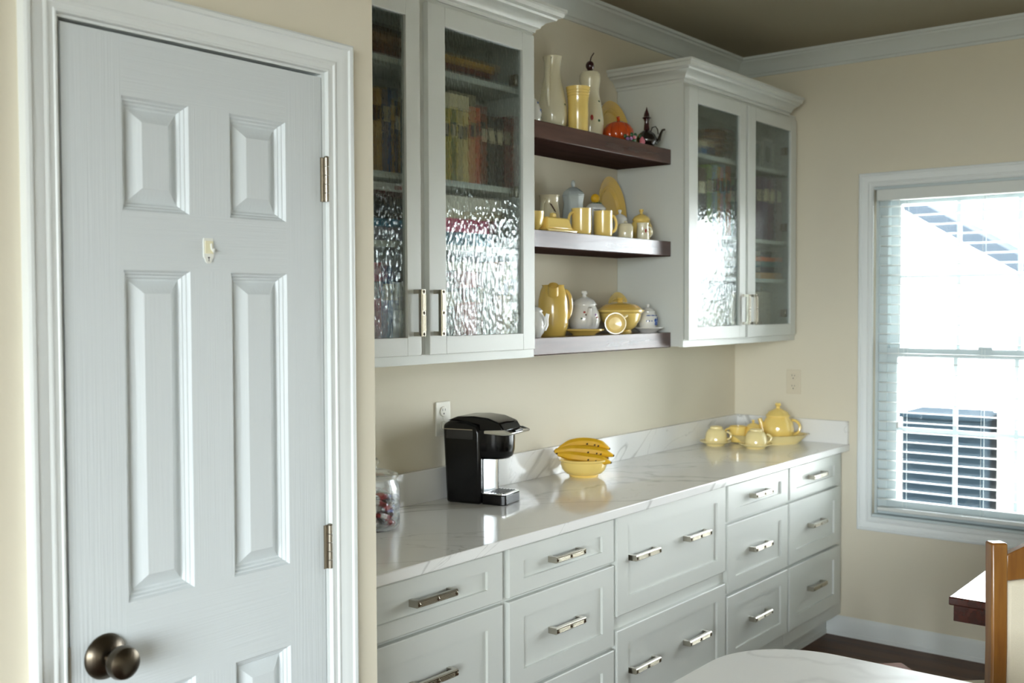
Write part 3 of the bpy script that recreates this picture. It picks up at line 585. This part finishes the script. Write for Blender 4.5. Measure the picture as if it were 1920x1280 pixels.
# lowest shelf
def teapot(loc, R, h, top, m, label, spaz, haz, lidm=None, name='teapot', small=False, stand=True):
    t = lidpot(loc, R, h, top, m, label, 'teapot', lidm, name)
    d = dirv(spaz); obj('spout', B().tube([d*R*.8+Z*h*.34, d*R*1.0+Z*h*.5, d*R*1.06+Z*h*.74, d*R*1.17+Z*h*.92], [R*.28, R*.22, R*.15, R*.12], 14), m, t, org=(0, 0, 0))
    ring_handle(t, m, haz, R*.85, h*.25, h*.85, R*.55, R*.09); return t
teapot((-1.945, -.195, z3), .050, .090, .125, 'white_china', 'white teapot partly behind the glass cabinet on the lowest shelf', math.radians(-70), math.radians(110))
t = thing('disc_pitcher', 'tall yellow round pitcher with open spout', 'pitcher', (-1.723, -.125, z3), math.radians(-53))
b = B().lathe([(0, 0), (.044, 0), (.046, .004), (.055, .04), (.0575, .085), (.055, .13), (.047, .165), (.040, .182), (.043, .187), (.037, .187), (.034, .178), (.045, .15), (0, .14)], 44, sy=.86); obj('body', b, 'ochre', t, org=(0, 0, 0))
d = Vector((0, -1, 0)); obj('spout', B().tube([d*.034+Z*.150, d*.046+Z*.168, d*.058+Z*.184], [.020, .020, .019], 16, caps=False), 'ochre', t, org=(0, 0, 0)); ring_handle(t, 'ochre', 0, .044, .06, .165, .022, .007)
t = teapot((-1.478, -.096, z3), .062, .112, .167, 'white_china', 'white teapot with painted sprigs and spout turned to the room', math.radians(232), math.radians(52))
for az, zz, m in ((215, .085, 'red_paint'), (222, .075, 'brown_paint'), (262, .075, 'lilac'), (268, .065, 'red_paint'), (205, .06, 'leaf')): spot(t, math.radians(az), .0605, zz, .010, .008, m, 'painted_sprig')
def saucer(loc, R, m, label, cat='saucer', name='saucer'):
    o = obj(name, B().lathe([(0, .006), (R*.4, .006), (R*.5, .009), (R*.97, .021), (R, .022), (R*.985, .018), (R*.62, .006), (R*.56, 0), (R*.5, 0), (R*.48, .003), (0, .003)], 44), m, org=(0, 0, 0)); o.location = loc; return tag(o, label, cat)
saucer((-1.610, -.184, z3), .076, 'ochre', 'yellow saucer at the front of the lowest shelf')
t = thing('casserole', 'yellow footed casserole with a domed lid', 'casserole', (-1.312, -.156, z3))
pot(t, shell([(0, 0), (.044, 0), (.046, .006), (.042, .012), (.060, .024), (.078, .055), (.083, .078), (.094, .086), (.095, .092)]), 'yellow')
ld = pot(t, [(0, .088), (.088, .088), (.091, .093), (.084, .099), (.060, .115), (.03, .122), (0, .124)], 'ochre', 'lid'); obj('knob', B().lathe([(0, .118), (.012, .122), (.010, .130), (.016, .138), (.012, .143), (0, .144)], 20), 'ochre', ld, org=(0, 0, 0))
b = B()
for zz, r in ((.101, .0825), (.106, .075), (.110, .068)): b.lathe([(r-.003, zz-.001), (r, zz+.001), (r-.003, zz+.003)], 44)
obj('ring_band', b, 'ochre', ld, org=(0, 0, 0))
leaning_plate(-1.160, -.034, z3, .084, 'yellow', 'yellow plate leaning on the wall behind the casserole', lean=.15)
t = thing('tipped_cup', 'small pale yellow cup tipped on its side before the casserole', 'cup', (-1.452, -.222, z3), 0)
b = B().lathe(shell([(0, 0), (.024, 0), (.028, .006), (.037, .028), (.0405, .055), (.041, .062)]), 36)
A = Matrix.Translation((0, 0, .0408)) @ Matrix.Rotation(math.radians(-55), 4, 'Z') @ Matrix.Rotation(math.radians(88), 4, 'X') @ Matrix.Translation((0, 0, -.03))
b.xf(A); obj('body', b, 'pale_yellow', t, org=(0, 0, 0))
b = B().tube([(.037*math.cos(0)+.018*math.cos(a), 0, .034+.017*math.sin(a)) for a in [-PI/2+PI*i/12 for i in range(13)]], .0045, 10); b.xf(A @ Matrix.Rotation(.6, 4, 'Z')); obj('handle', b, 'pale_yellow', t, org=(0, 0, 0))
saucer((-1.168, -.198, z3), .062, 'white_china', 'white saucer under the blue and white sugar bowl')
t = lidpot((-1.172, -.198, z3+.0075), .040, .075, .108, 'white_china', 'blue and white sugar bowl on a saucer at the shelf end', 'sugar bowl', name='sugar_bowl')
for az, zz, w, h in ((205, .04, .006, .006), (220, .04, .006, .006), (235, .040, .006, .005), (262, .042, .016, .018), (275, .03, .014, .014), (285, .045, .010, .024), (262, .028, .012, .014), (215, .062, .02, .004), (245, .062, .02, .004), (275, .062, .02, .004)): spot(t, math.radians(az), .0402 if zz < .05 else .0368, zz, w, h, 'blue_paint', 'painted_flower')

# ------------------------------------------------------------------ on the counter
t = thing('fruit_bowl', 'yellow bowl holding bananas on the quartz counter', 'bowl', (-1.530, -.128, CT))
pot(t, shell([(0, 0), (.055, 0), (.057, .005), (.055, .008), (.072, .014), (.084, .028), (.089, .045), (.090, .058), (.097, .063), (.098, .069)], .004), 'yellow')
t = thing('banana_bunch', 'bunch of ripe spotted bananas lying in the yellow bowl', 'bananas', (-1.530, -.128, CT))
E1 = Vector((.62, -.785, 0)); E2 = Vector((.785, .62, 0))
def banana(off, z, L, arch, rad, tail):
    path = []; rr = []
    for i in range(15):
        u = i/14; s = (u-.5)*L
        path.append(E1*s+E2*(off*(1-.7*(1-u)**2))+Z*(z+arch*(1-(2*u-1)**2)-.012*u+tail*(1-u)**3)); 
        rr.append(rad*min(1, .38+2.6*u if u < .25 else 1)*(1 if u < .85 else max(.25, 1-(u-.85)*5)))
    bn = obj('banana', B().tube(path, rr, 7), 'banana', t, org=(0, 0, 0), smooth=50)
    p = path[-1]; obj('tip', B().ball(tuple(p), .005, .005, .005, 8, 6), 'banana_brown', bn, org=(0, 0, 0))
    for u in (8, 10, 11): q = path[u]-E2*rad*.93-Z*.004; obj('brown_spot', B().ball(tuple(q), .005+.002*(u % 3), .002, .0035, 8, 5), 'banana_brown', bn, org=(0, 0, 0))
banana(-.045, .070, .200, .010, .019, .016); banana(-.014, .092, .225, .014, .019, .004); banana(.020, .114, .20, .022, .019, -.014); banana(.048, .086, .19, .014, .018, .0)
p = E1*-.098+Z*.088; obj('stem', B().tube([p+E1*.012, p-E1*.004+Z*.006, p-E1*.012+Z*.014], [.013, .011, .009], 10), 'banana_brown', t, org=(0, 0, 0))
# tea set in the corner
t = thing('platter', 'deep oval yellow platter carrying the yellow teapot', 'platter', (-.182, -.268, CT), math.atan2(-.785, .62))
obj('body', B().lathe(shell([(0, 0), (.140, 0), (.145, .004), (.165, .022), (.186, .040), (.192, .043)], .004), 56, sy=.60), 'pale_yellow', t, org=(0, 0, 0))
t = teapot((-.150, -.300, CT+.005), .075, .122, .185, 'yellow', 'yellow teapot with ring handle on the oval platter', math.radians(128), math.radians(-52), name='teapot')
t = lidpot((-.236, -.214, CT+.005), .042, .072, .106, 'yellow', 'yellow lidded sugar bowl beside the teapot on the platter', 'sugar bowl', name='sugar_bowl')
t = mug((-.268, -.150, CT+.005), .041, .075, 'yellow', math.radians(128), 'low yellow creamer cup at the end of the platter', 'creamer', 'creamer')
def cup_upside(loc, label):
    t = thing('teacup', label, 'cup', loc); z = .0152
    pot(t, [(.052, z), (.053, z+.004), (.051, z+.02), (.046, z+.045), (.036, z+.060), (.029, z+.063), (.029, z+.071), (.025, z+.072), (.023, z+.066), (0, z+.064)], 'pale_yellow')
    ring_handle(t, 'pale_yellow', math.radians(-50), .048, z+.010, z+.046, .022, .0045)
g = 'yellow saucers with upturned cups'
saucer((-.408, -.104, CT), .074, 'pale_yellow', 'yellow saucer under the upturned cup nearer the backsplash')
cup_upside((-.400, -.104, CT), 'pale yellow teacup turned upside down, nearer the backsplash')
saucer((-.392, -.300, CT), .076, 'pale_yellow', 'yellow saucer under the upturned cup in front of the platter')
cup_upside((-.386, -.300, CT), 'pale yellow teacup turned upside down, in front of the platter')

# coffee maker
t = thing('coffee_maker', 'black single-serve coffee maker with steel panel', 'coffee maker', (-2.170, -.156, CT), math.radians(12.5))
wd = .074
prof = [(.100, 0), (-.028, 0), (-.028, .236), (-.020, .262), (.02, .276), (.085, .276), (.112, .262), (.112, .245)]
b = B().prism(prof, 'x', -wd, wd); obj('body', b, 'black_plastic', t, bevel=.010)
hp = [(-wd+.012+.0, -.02)]
b = B(); n = 24; vs = []; fs = []
rings = [(.148, .62), (.150, .80), (.158, .92), (.178, .985), (.21, 1.0), (.247, 1.0)]
for z, s in rings:
    for i in range(n+1):
        a = PI*i/n; vs.append((-wd*.97*s*math.cos(a), -.024-.090*s*math.sin(a)**.8 if math.sin(a) > 0 else -.024, z))
m_ = n+1
for k in range(len(rings)-1):
    for i in range(n): fs.append((k*m_+i, k*m_+i+1, k*m_+m_+i+1, k*m_+m_+i))
    fs.append((k*m_+n, k*m_, k*m_+m_, k*m_+m_+n))
fs += [tuple(range(m_))[::-1], tuple((len(rings)-1)*m_+i for i in range(m_))]
obj('brew_head', b.add(vs, fs), 'black_plastic', t, smooth=40)
b = B().prism([(.06, .274), (-.02, .262), (-.024, .240), (-.112, .238), (-.116, .246), (-.098, .272), (-.055, .287), (.0, .292), (.06, .289), (.10, .274)], 'x', -wd*.90, wd*.90); obj('lid', b, 'black_plastic', t, bevel=.008)
b = B(); b.prism([(-.03, .236), (-.112, .232), (-.142, .236), (-.144, .243), (-.118, .252), (-.03, .246)], 'x', -wd*.96, -wd*.90); b.prism([(-.03, .236), (-.112, .232), (-.142, .236), (-.144, .243), (-.118, .252), (-.03, .246)], 'x', wd*.90, wd*.96)
b.prism([(-.112, .232), (-.142, .236), (-.144, .243), (-.112, .248)], 'x', -wd*.90, wd*.90); hd = obj('handle', b, 'chrome', t, bevel=.002); hd['label'] = 'chrome lift handle'
obj('button', B().box(-.03, .03, -.138, -.118, .2435, .250), 'black_plastic', t, bevel=.002)
obj('steel_panel', B().prism([(-.052, -.0285), (-.052, -.031), (-.03, -.036), (.03, -.036), (.052, -.031), (.052, -.0285)], 'z', .036, .155), 'steel', t, bevel=.001)['label'] = 'brushed steel panel'
b = B(); pts = [(-.062, -.029), (.062, -.029), (.062, -.095), (.052, -.113), (-.052, -.113), (-.062, -.095)]
dt = obj('drip_tray', B().prism(pts, 'z', .0, .034), 'black_plastic', t, bevel=.003)
rimp = [(p[0]*.97, p[1]*.985-.001) for p in pts]
gr = obj('grate', B().prism(rimp, 'z', .034, .038), 'chrome', dt, bevel=.001, off=tuple(dt.location))
b = B()
for i in range(6): b.box(-.045, .045, -.045-i*.011, -.041-i*.011, .038, .0392)
obj('grate_bars', b, 'slot', dt, smooth=0, off=tuple(dt.location))
obj('water_tank', B().box(-wd-.0012, -wd+.002, -.002, .098, .215, .246), 'smoke_plastic', t, bevel=.001)
obj('tank_rim', B().box(-wd-.002, -wd+.002, -.002, .106, .246, .2485), 'nickel', t, smooth=0)
b = B().tube([(-.03, .102, .05), (-.035, .108, .03), (-.04, .106, .004)], .003, 8); obj('power_cord', b, 'black_plastic', t)

def outlet(loc, rz, m, label, plug=False):
    t = thing('wall_outlet', label, 'outlet', loc, rz)
    obj('cover_plate', B().box(-.037, .037, -.006, 0, 0, .118), m, t, bevel=.003)
    for z in (.034, .084):
        ob = obj('receptacle', B().lathe([(0, 0), (.017, 0), (.0175, .002), (.016, .0035), (0, .0035)], 24).xf(Matrix.Translation((0, -.0055, z)) @ Matrix.Rotation(PI/2, 4, 'X')), m, t)
        b = B(); b.box(-.0075, -.0055, -.0095, -.0085, z+.002, z+.010); b.box(.0055, .0075, -.0095, -.0085, z+.002, z+.009); b.box(-.002, .002, -.0095, -.0085, z-.010, z-.005)
        obj('slot', b, 'slot', ob, smooth=0, off=tuple(ob.location))
    obj('screw', B().ball((0, -.006, .059), .003, .0015, .003, 10, 6), m, t)
    if plug: obj('plug', B().box(-.012, .012, -.034, -.0092, .024, .046), 'plate_plastic', t, bevel=.004)
outlet((-2.200, -.0005, 1.126), 0, 'plate_plastic', 'white wall outlet behind the black coffee maker', True)
outlet((-.0005, -.314, 1.138), -PI/2, 'cream_plate', 'beige wall outlet between the corner and the window')

# candy jar
JR = .078; JP = (-2.708, -.185, CT)
t = thing('candy_jar', 'clear glass lidded jar full of wrapped candy bars', 'jar', JP)
pot(t, [(0, .001), (JR*.86, 0), (JR*.97, .006), (JR, .018), (JR, .118), (JR*.96, .133), (JR*.88, .142), (JR*.88, .150), (JR*.84, .150), (JR*.84, .141), (JR*.92, .131), (JR*.955, .117), (JR*.955, .02), (JR*.9, .011), (0, .010)], 'jar_glass')
ld = pot(t, [(0, .151), (JR*.93, .151), (JR*.96, .155), (JR*.93, .162), (JR*.6, .172), (JR*.22, .177), (0, .178)], 'jar_glass', 'lid'); obj('knob', B().lathe([(0, .1775), (.012, .178), (.010, .184), (.017, .192), (.018, .200), (.013, .208), (0, .210)], 24), 'jar_glass', ld, org=(0, 0, 0))
bars = []; cols = ['foil_blue', 'foil_white', 'foil_red', 'foil_silver', 'foil_brown']; nm = {'foil_blue': 'blue', 'foil_white': 'white', 'foil_red': 'red', 'foil_silver': 'silver', 'foil_brown': 'brown'}
L = .032; names = ['blue', 'white', 'red', 'silver', 'brown']
layers = [(.020, 'bottom'), (.038, 'second'), (.056, 'middle'), (.074, 'fourth'), (.092, 'top')]
for li, (cz_, ln) in enumerate(layers):
  for k in range(5):
    cn = names[(k*2+li) % 5]; m = 'foil_'+cn; az = k*72+li*31+random.uniform(-8, 8); d = dirv(math.radians(az))*(.043 if li < 4 else .034)
    t = thing('candy_bar', f'{cn} wrapped candy bar in the {ln} layer of the candy jar', 'candy', (JP[0]+d.x, JP[1]+d.y, CT+cz_+.004+random.uniform(0, .004)), 0, 'wrapped candy bars in the glass jar')
    t.rotation_euler = (math.radians(random.uniform(-35, 35)), math.radians(random.uniform(-14, 14)), math.radians(az+90+random.uniform(-12, 12)))
    obj('wrapper', B().box(-L+.010, L-.010, -.0165, .0165, -.0065, .0065), m, t, bevel=.004, org=(0, 0, 0)); m2 = 'foil_red' if cn in ('white', 'silver') else 'foil_white'
    obj('printed_band', B().box(-L*.42, L*.42, -.0169, .0169, -.0069, .0069), m2 if cn != 'brown' else 'foil_silver', t, bevel=.003, org=(0, 0, 0))
    for q in (-1, 1): obj('crimped_end', B().box(min(q*(L-.011), q*L), max(q*(L-.011), q*L), -.0125, .0125, -.001, .001), m, t, smooth=0, org=(0, 0, 0))

# ------------------------------------------------------------------ books and things in the cabinets
bookmats = {}
def bmat(hexc):
    return mat('cover_'+hexc, hexc, .35) and 'cover_'+hexc
def book_up(x0, x1, z, h, col, label, d=.165, yf=-.252, group='books standing in the wall cabinets'):
    m = bmat(col); w = x1-x0-.001; t = thing('book', label, 'book', ((x0+x1)/2, yf+d/2, z), 0, group); c = .0025
    b = B(); b.box(-w/2, -w/2+c, -d/2, d/2, 0, h); b.box(w/2-c, w/2, -d/2, d/2, 0, h); b.box(-w/2+c, w/2-c, -d/2, -d/2+c, 0, h); obj('cover', b, m, t, smooth=0)
    obj('pages', B().box(-w/2+c, w/2-c, -d/2+c, d/2-.004, .003, h-.004), 'pages', t, smooth=0)
    if w > .02: obj('spine_label', B().box(-w*.36, w*.36, -d/2-.0006, -d/2, h*.62, h*.80), bmat('d8cfae') if col[0] in '0123456' else bmat('3a2a28'), t, smooth=0)
    return t
def book_flat(x0, x1, z, th, col, label, d=.18, yf=-.255, pagefront=True, group='books lying flat in the wall cabinets'):
    m = bmat(col); w = x1-x0; t = thing('book', label, 'book', ((x0+x1)/2, yf+d/2, z), 0, group); c = min(.0025, th*.15)
    b = B(); b.box(-w/2, w/2, -d/2, d/2, 0, c); b.box(-w/2, w/2, -d/2, d/2, th-.0005-c, th-.0005); b.box(-w/2, w/2, -d/2, -d/2+c, c, th-c-.0005); obj('cover', b, m, t, smooth=0)
    obj('pages', B().box(-w/2+.004, w/2-.004, -d/2+c, d/2-.004, c, th-c-.0005), 'pages', t, smooth=0); return t
A_, B_, C_, D_ = 2.279, 1.952, 1.757, 1.4255
LP, RP = 'in the pantry-side glass cabinet', 'in the corner glass cabinet'
z = A_
for th, c, n in ((.022, '5a1d18', 'dark red'), (.024, '6b4a2c', 'brown'), (.026, '8a6a45', 'tan'), (.02, '3a2a20', 'black brown')): book_flat(-2.83, -2.60, z, th, c, f'{n} book lying in the top-shelf stack nearer the pantry wall'); z += th
z = A_
for th, x1, c, n in ((.012, -2.185, '2f6a72', 'thin teal'), (.026, -2.235, '5a1f18', 'deep red'), (.024, -2.225, 'b08a48', 'mustard')): book_flat(-2.50, x1, z, th, c, f'{n} book lying flat on the top shelf beside the hinge side'); z += th
for x0, x1, h, c, n in ((-2.830, -2.777, .225, '7d4a24', 'rust brown'), (-2.776, -2.729, .240, 'b39254', 'gold tan'), (-2.728, -2.690, .243, '2a4b80', 'royal blue'), (-2.689, -2.678, .22, 'c9a03c', 'thin golden'), (-2.677, -2.650, .215, '12202c', 'black navy'), (-2.649, -2.612, .212, '2f6f80', 'teal blue'), (-2.610, -2.560, .22, '6a3a22', 'chestnut'), (-2.558, -2.510, .21, '8a2a22', 'brick red'),
    (-2.508, -2.472, .225, '37562c', 'moss green'), (-2.471, -2.430, .226, 'c4b23a', 'bright yellow'), (-2.429, -2.405, .226, '1f4a34', 'bottle green'), (-2.404, -2.346, .226, 'd6c27a', 'straw yellow'), (-2.345, -2.289, .248, 'b8552c', 'burnt orange'), (-2.288, -2.250, .232, '20261c', 'black green'), (-2.249, -2.208, .230, '2a2b33', 'charcoal blue'), (-2.207, -2.168, .230, '26222c', 'black purple'), (-2.167, -2.118, .238, '7a2f34', 'maroon')):
    book_up(x0, x1, B_, h, c, f'{n} cookbook standing on the second shelf {LP}')
book_flat(-2.471, -2.348, B_+.2265, .048, 'd8cda4', 'cream box-like book lying on top of the yellow cookbooks', d=.15)
z = C_
for th, c, n in ((.042, '8b8a99', 'lilac grey'), (.024, '2a7fa6', 'bright teal'), (.018, '15151a', 'black'), (.022, '23303f', 'dark navy'), (.022, '1b1b1f', 'jet black'), (.018, '52262a', 'wine red')):
    book_flat(-2.83, -2.60, z, th, c, f'{n} book in the flat stack on the third shelf nearer the pantry wall'); z += th
t = book_flat(-2.83, -2.60, z, .024, 'dfe0dc', 'white book with red lettering topping the flat stack'); 
for i, xx in enumerate((.036, .047, .058, .069, .08)): obj('red_lettering', B().box(xx-.004, xx+.004, -.0908, -.09, .006, .018), 'foil_red', t, smooth=0)
z = C_
for th, x1, c, n in ((.043, -2.244, '5b93ad', 'sky blue'), (.042, -2.250, 'e0457c', 'hot pink'), (.025, -2.204, 'cfc0a0', 'beige'), (.046, -2.190, 'eeeadb', 'ivory')): book_flat(-2.52, x1, z, th, c, f'{n} book in the flat stack beside the hinge side'); z += th
for x0, x1, h, c, n in ((-2.83, -2.785, .25, '6d2a3a', 'plum'), (-2.784, -2.736, .270, 'b0343e', 'crimson'), (-2.735, -2.690, .262, '2b5590', 'cobalt blue'), (-2.689, -2.658, .215, 'd6d2c2', 'off-white'), (-2.657, -2.615, .20, '8e979a', 'silver grey'), (-2.613, -2.56, .22, '5a6a50', 'olive'), (-2.558, -2.510, .22, '9a8c74', 'taupe'), (-2.508, -2.472, .22, '3c3c44', 'slate'),
    (-2.471, -2.421, .235, '5e6462', 'stone grey'), (-2.420, -2.376, .252, 'a04848', 'dusty red'), (-2.375, -2.313, .254, 'd07a80', 'rose pink'), (-2.312, -2.274, .252, '3b5148', 'pine green'), (-2.273, -2.217, .254, 'dcdcd6', 'chalk white'), (-2.216, -2.183, .288, 'd99a80', 'peach'), (-2.182, -2.140, .290, 'e2d08a', 'butter yellow')):
    book_up(x0, x1, D_, h, c, f'{n} book standing on the cabinet floor {LP}')
book_flat(-2.471, -2.225, D_+.2545, .028, 'dcd6c4', 'pale cream book lying across the standing books', d=.15)
# corner cabinet
A_, B_, C_, D_ = 2.205, 1.872, 1.692, 1.4255
book_flat(-.90, -.78, A_, .035, '3f6fa6', 'mid blue book lying on the top shelf '+RP); book_flat(-.90, -.785, A_+.035, .03, 'd8cfae', 'cream book lying on a blue book '+RP)
t = thing('basket', 'brown woven basket on the top shelf '+RP, 'basket', (-.655, -.165, A_)); pot(t, shell([(0, 0), (.07, 0), (.09, .03), (.10, .08), (.105, .12), (.10, .13)], .006), 'brown_paint')
b = B()
for zz, r in ((.02, .086), (.045, .0955), (.07, .1), (.095, .104), (.12, .1065)): b.lathe([(r-.002, zz-.004), (r+.003, zz), (r-.002, zz+.004)], 40)
obj('woven_band', b, 'oak', t, org=(0, 0, 0))
for x0, x1, h, c, n in ((-.93, -.855, .27, '4a3a36', 'dark brown'), (-.853, -.775, .285, '5a4a40', 'umber'), (-.773, -.727, .305, '8fae5a', 'lime green'), (-.725, -.677, .308, '9db7d6', 'powder blue'), (-.675, -.627, .304, 'e0723a', 'vivid orange'), (-.625, -.59, .28, '7e9a6a', 'sage green'), (-.588, -.50, .26, '36443a', 'forest green'), (-.302, -.236, .298, '5c3f63', 'deep purple'), (-.234, -.170, .300, '6e6486', 'violet grey'), (-.168, -.100, .296, '6a3f5c', 'mulberry')):
    book_up(x0, x1, B_, h, c, f'{n} book standing on the second shelf {RP}')
t = thing('picture_frame', 'small white framed picture on the top shelf '+RP, 'picture frame', (-.215, -.20, A_), 0)
obj('frame', rect_frame(B(), -.065, .065, 0, .145, .016, -.008, .008), 'white_china', t, bevel=.002); obj('print', B().box(-.049, .049, -.004, .004, .016, .129), 'grey_china', t, smooth=0); obj('motif', B().ball((0, -.0045, .07), .03, .001, .04, 12, 8), 'leaf', t)
z = C_
for th, c, n in ((.03, 'c9a070', 'sandy'), (.028, '23303f', 'ink blue'), (.025, '3c6a72', 'sea green'), (.02, 'c8683c', 'terracotta'), (.028, '1e2026', 'jet')): book_flat(-.33, -.10 if n != 'jet' else -.13, z, th, c, f'{n} book in the flat stack on the third shelf {RP}'); z += th
z = C_
for th, c, n in ((.04, 'dedbd0', 'pale'), (.035, 'cfd4d2', 'light grey'), (.04, 'e5e0d2', 'ivory white')): book_flat(-.93, -.62, z, th, c, f'{n} reflection-toned album in the flat stack on the third shelf {RP}'); z += th  # added albums, coloured pale to stand in for the window's reflection on the pane
t = thing('canister', 'beige lidded canister on the floor '+'of the corner glass cabinet', 'canister', (-.235, -.17, D_)); pot(t, [(0, 0), (.062, 0), (.064, .004), (.064, .19), (0, .19)], 'cream_plate'); ld = pot(t, [(0, .19), (.067, .19), (.067, .205), (.05, .212), (0, .214)], 'cream', 'lid'); obj('knob', B().ball((0, 0, .222), .012, .012, .01), 'cream', ld, org=(0, 0, 0))
for i, (x, n, c, h) in enumerate(((-.80, 'white', 'white_china', .17), (-.62, 'cream', 'cream', .15))):
    t = thing('storage_jar', f'{n} lidded storage jar on the floor of the corner glass cabinet', 'jar', (x, -.17, D_)); pot(t, [(0, 0), (.06, 0), (.07, .02), (.07, h*.8), (.055, h), (0, h)], c); pot(t, [(0, h), (.05, h), (.045, h+.012), (.012, h+.02), (.012, h+.03), (0, h+.032)], c, 'lid')

# ------------------------------------------------------------------ foreground: quartz table, chair, dark table, stool
def rrect(x0, x1, y0, y1, r, n=14):
    p = []
    for cx, cy, a0 in ((x1-r, y1-r, 0), (x0+r, y1-r, PI/2), (x0+r, y0+r, PI), (x1-r, y0+r, 3*PI/2)):
        for i in range(n+1): a = a0+PI/2*i/n; p.append((cx+r*math.cos(a), cy+r*math.sin(a)))
    return p
QT = (-3.95, -2.502, -2.25, -1.303)
t = thing('quartz_table', 'white quartz topped table with rounded corners in front of the drawers', 'table', ((QT[0]+QT[1])/2, (QT[2]+QT[3])/2, 0)); O = tuple(t.location)
obj('tabletop', B().prism(rrect(*QT, .215), 'z', .72, .75), 'quartz_faint', t, bevel=.003, off=O, org=(.4, .2, .72))
obj('pedestal', B().box(-3.5, -2.9, -1.95, -1.6, .08, .72), 'cabinet', t, off=O, bevel=.004); obj('plinth', B().box(-3.6, -2.8, -2.05, -1.5, 0, .08), 'cabinet', t, off=O, bevel=.004)
t = thing('dining_table', 'dark glossy wooden dining table standing below the window', 'table', (-1.0, -2.2, 0)); O = (-1.0, -2.2, 0)
obj('tabletop', B().box(-1.657, -.35, -2.9, -1.523, .680, .705), 'mahogany', t, off=O, bevel=.004); obj('apron', rect_frame(B(), 0, 1, 0, 1, .1, 0, 1) if False else B().box(-1.645, -.362, -1.558, -1.535, .632, .680).box(-1.645, -.362, -2.888, -2.865, .632, .680).box(-1.645, -1.622, -2.865, -1.558, .632, .680).box(-.385, -.362, -2.865, -1.558, .632, .680), 'mahogany', t, off=O, smooth=0)
for x in (-1.20, -.43):
    for y in (-2.82, -1.62): obj('leg', B().lathe([(.022, 0), (.026, .02), (.020, .06), (.030, .3), (.034, .5), (.034, .632)], 16, (x, y, 0)), 'mahogany', t, off=O)
th = -math.atan2(.743, .667); fwd = Vector((-math.sin(th), math.cos(th), 0)); rgt = Vector((math.cos(th), math.sin(th), 0))
post = Vector((-2.038, -1.749, 0)); cc = post+rgt*.21+fwd*.0
t = thing('dining_chair', 'oak dining chair with arched crest rail and cream linen back', 'chair', cc, th)
for s in (-1, 1):
    b = B(); z_ = [0, .2, .46, .70, .966]; y_ = [-.05, -.015, 0, -.005, 0]
    vs = []; fs = []
    for zq, yq in zip(z_, y_): vs += [(s*.21-.021, yq-.019, zq), (s*.21+.021, yq-.019, zq), (s*.21+.021, yq+.019, zq), (s*.21-.021, yq+.019, zq)]
    for i in range(4):
        for k in range(4): j = (k+1) % 4; fs.append((i*4+k, i*4+j, i*4+4+j, i*4+4+k))
    fs += [(3, 2, 1, 0), (16, 17, 18, 19)]
    obj('back_post', b.add(vs, fs), 'oak', t, bevel=.005)
    obj('leg', B().box(s*.20-.02, s*.20+.02, .33, .37, 0, .43), 'oak', t, bevel=.004)
    obj('side_apron', B().box(s*.20-.012, s*.20+.012, .02, .33, .37, .43), 'oak', t, bevel=.003)
n = 16; top = [(-.19+.38*i/n, .935+.055*math.sin(PI*i/n)) for i in range(n+1)]; bot = [(.19-.38*i/n, .868+.012*math.sin(PI*i/n)) for i in range(n+1)]
obj('crest_rail', B().prism(top+bot, 'y', -.014, .012), 'oak', t, bevel=.003)
bot2 = [(.188-.376*i/n, .866+.012*math.sin(PI*i/n)) for i in range(n+1)]
obj('back_cushion', B().prism([(-.188, .53), (.188, .53)]+bot2, 'y', -.018, .022), 'linen', t, bevel=.010)
obj('lower_rail', B().box(-.19, .19, -.012, .012, .49, .53), 'oak', t, bevel=.003); obj('front_apron', B().box(-.18, .18, .338, .362, .37, .43), 'oak', t, bevel=.003)
obj('seat', B().prism([(-.215, .02), (.215, .02), (.225, .385), (-.225, .385)], 'z', .43, .475), 'linen', t, bevel=.012)
t = thing('foot_stool', 'low brown wooden stool behind the quartz table', 'stool', (-1.435, -1.258, 0), PI/4)
obj('seat', B().box(-.12, .12, -.12, .12, .325, .35), 'stool_wood', t, bevel=.004)
for sx in (-1, 1):
    for sy in (-1, 1): obj('leg', B().box(sx*.09-.014, sx*.09+.014, sy*.09-.014, sy*.09+.014, 0, .325), 'stool_wood', t, bevel=.002)
    obj('stretcher', B().box(sx*.09-.008, sx*.09+.008, -.076, .076, .12, .14), 'stool_wood', t, bevel=.002)
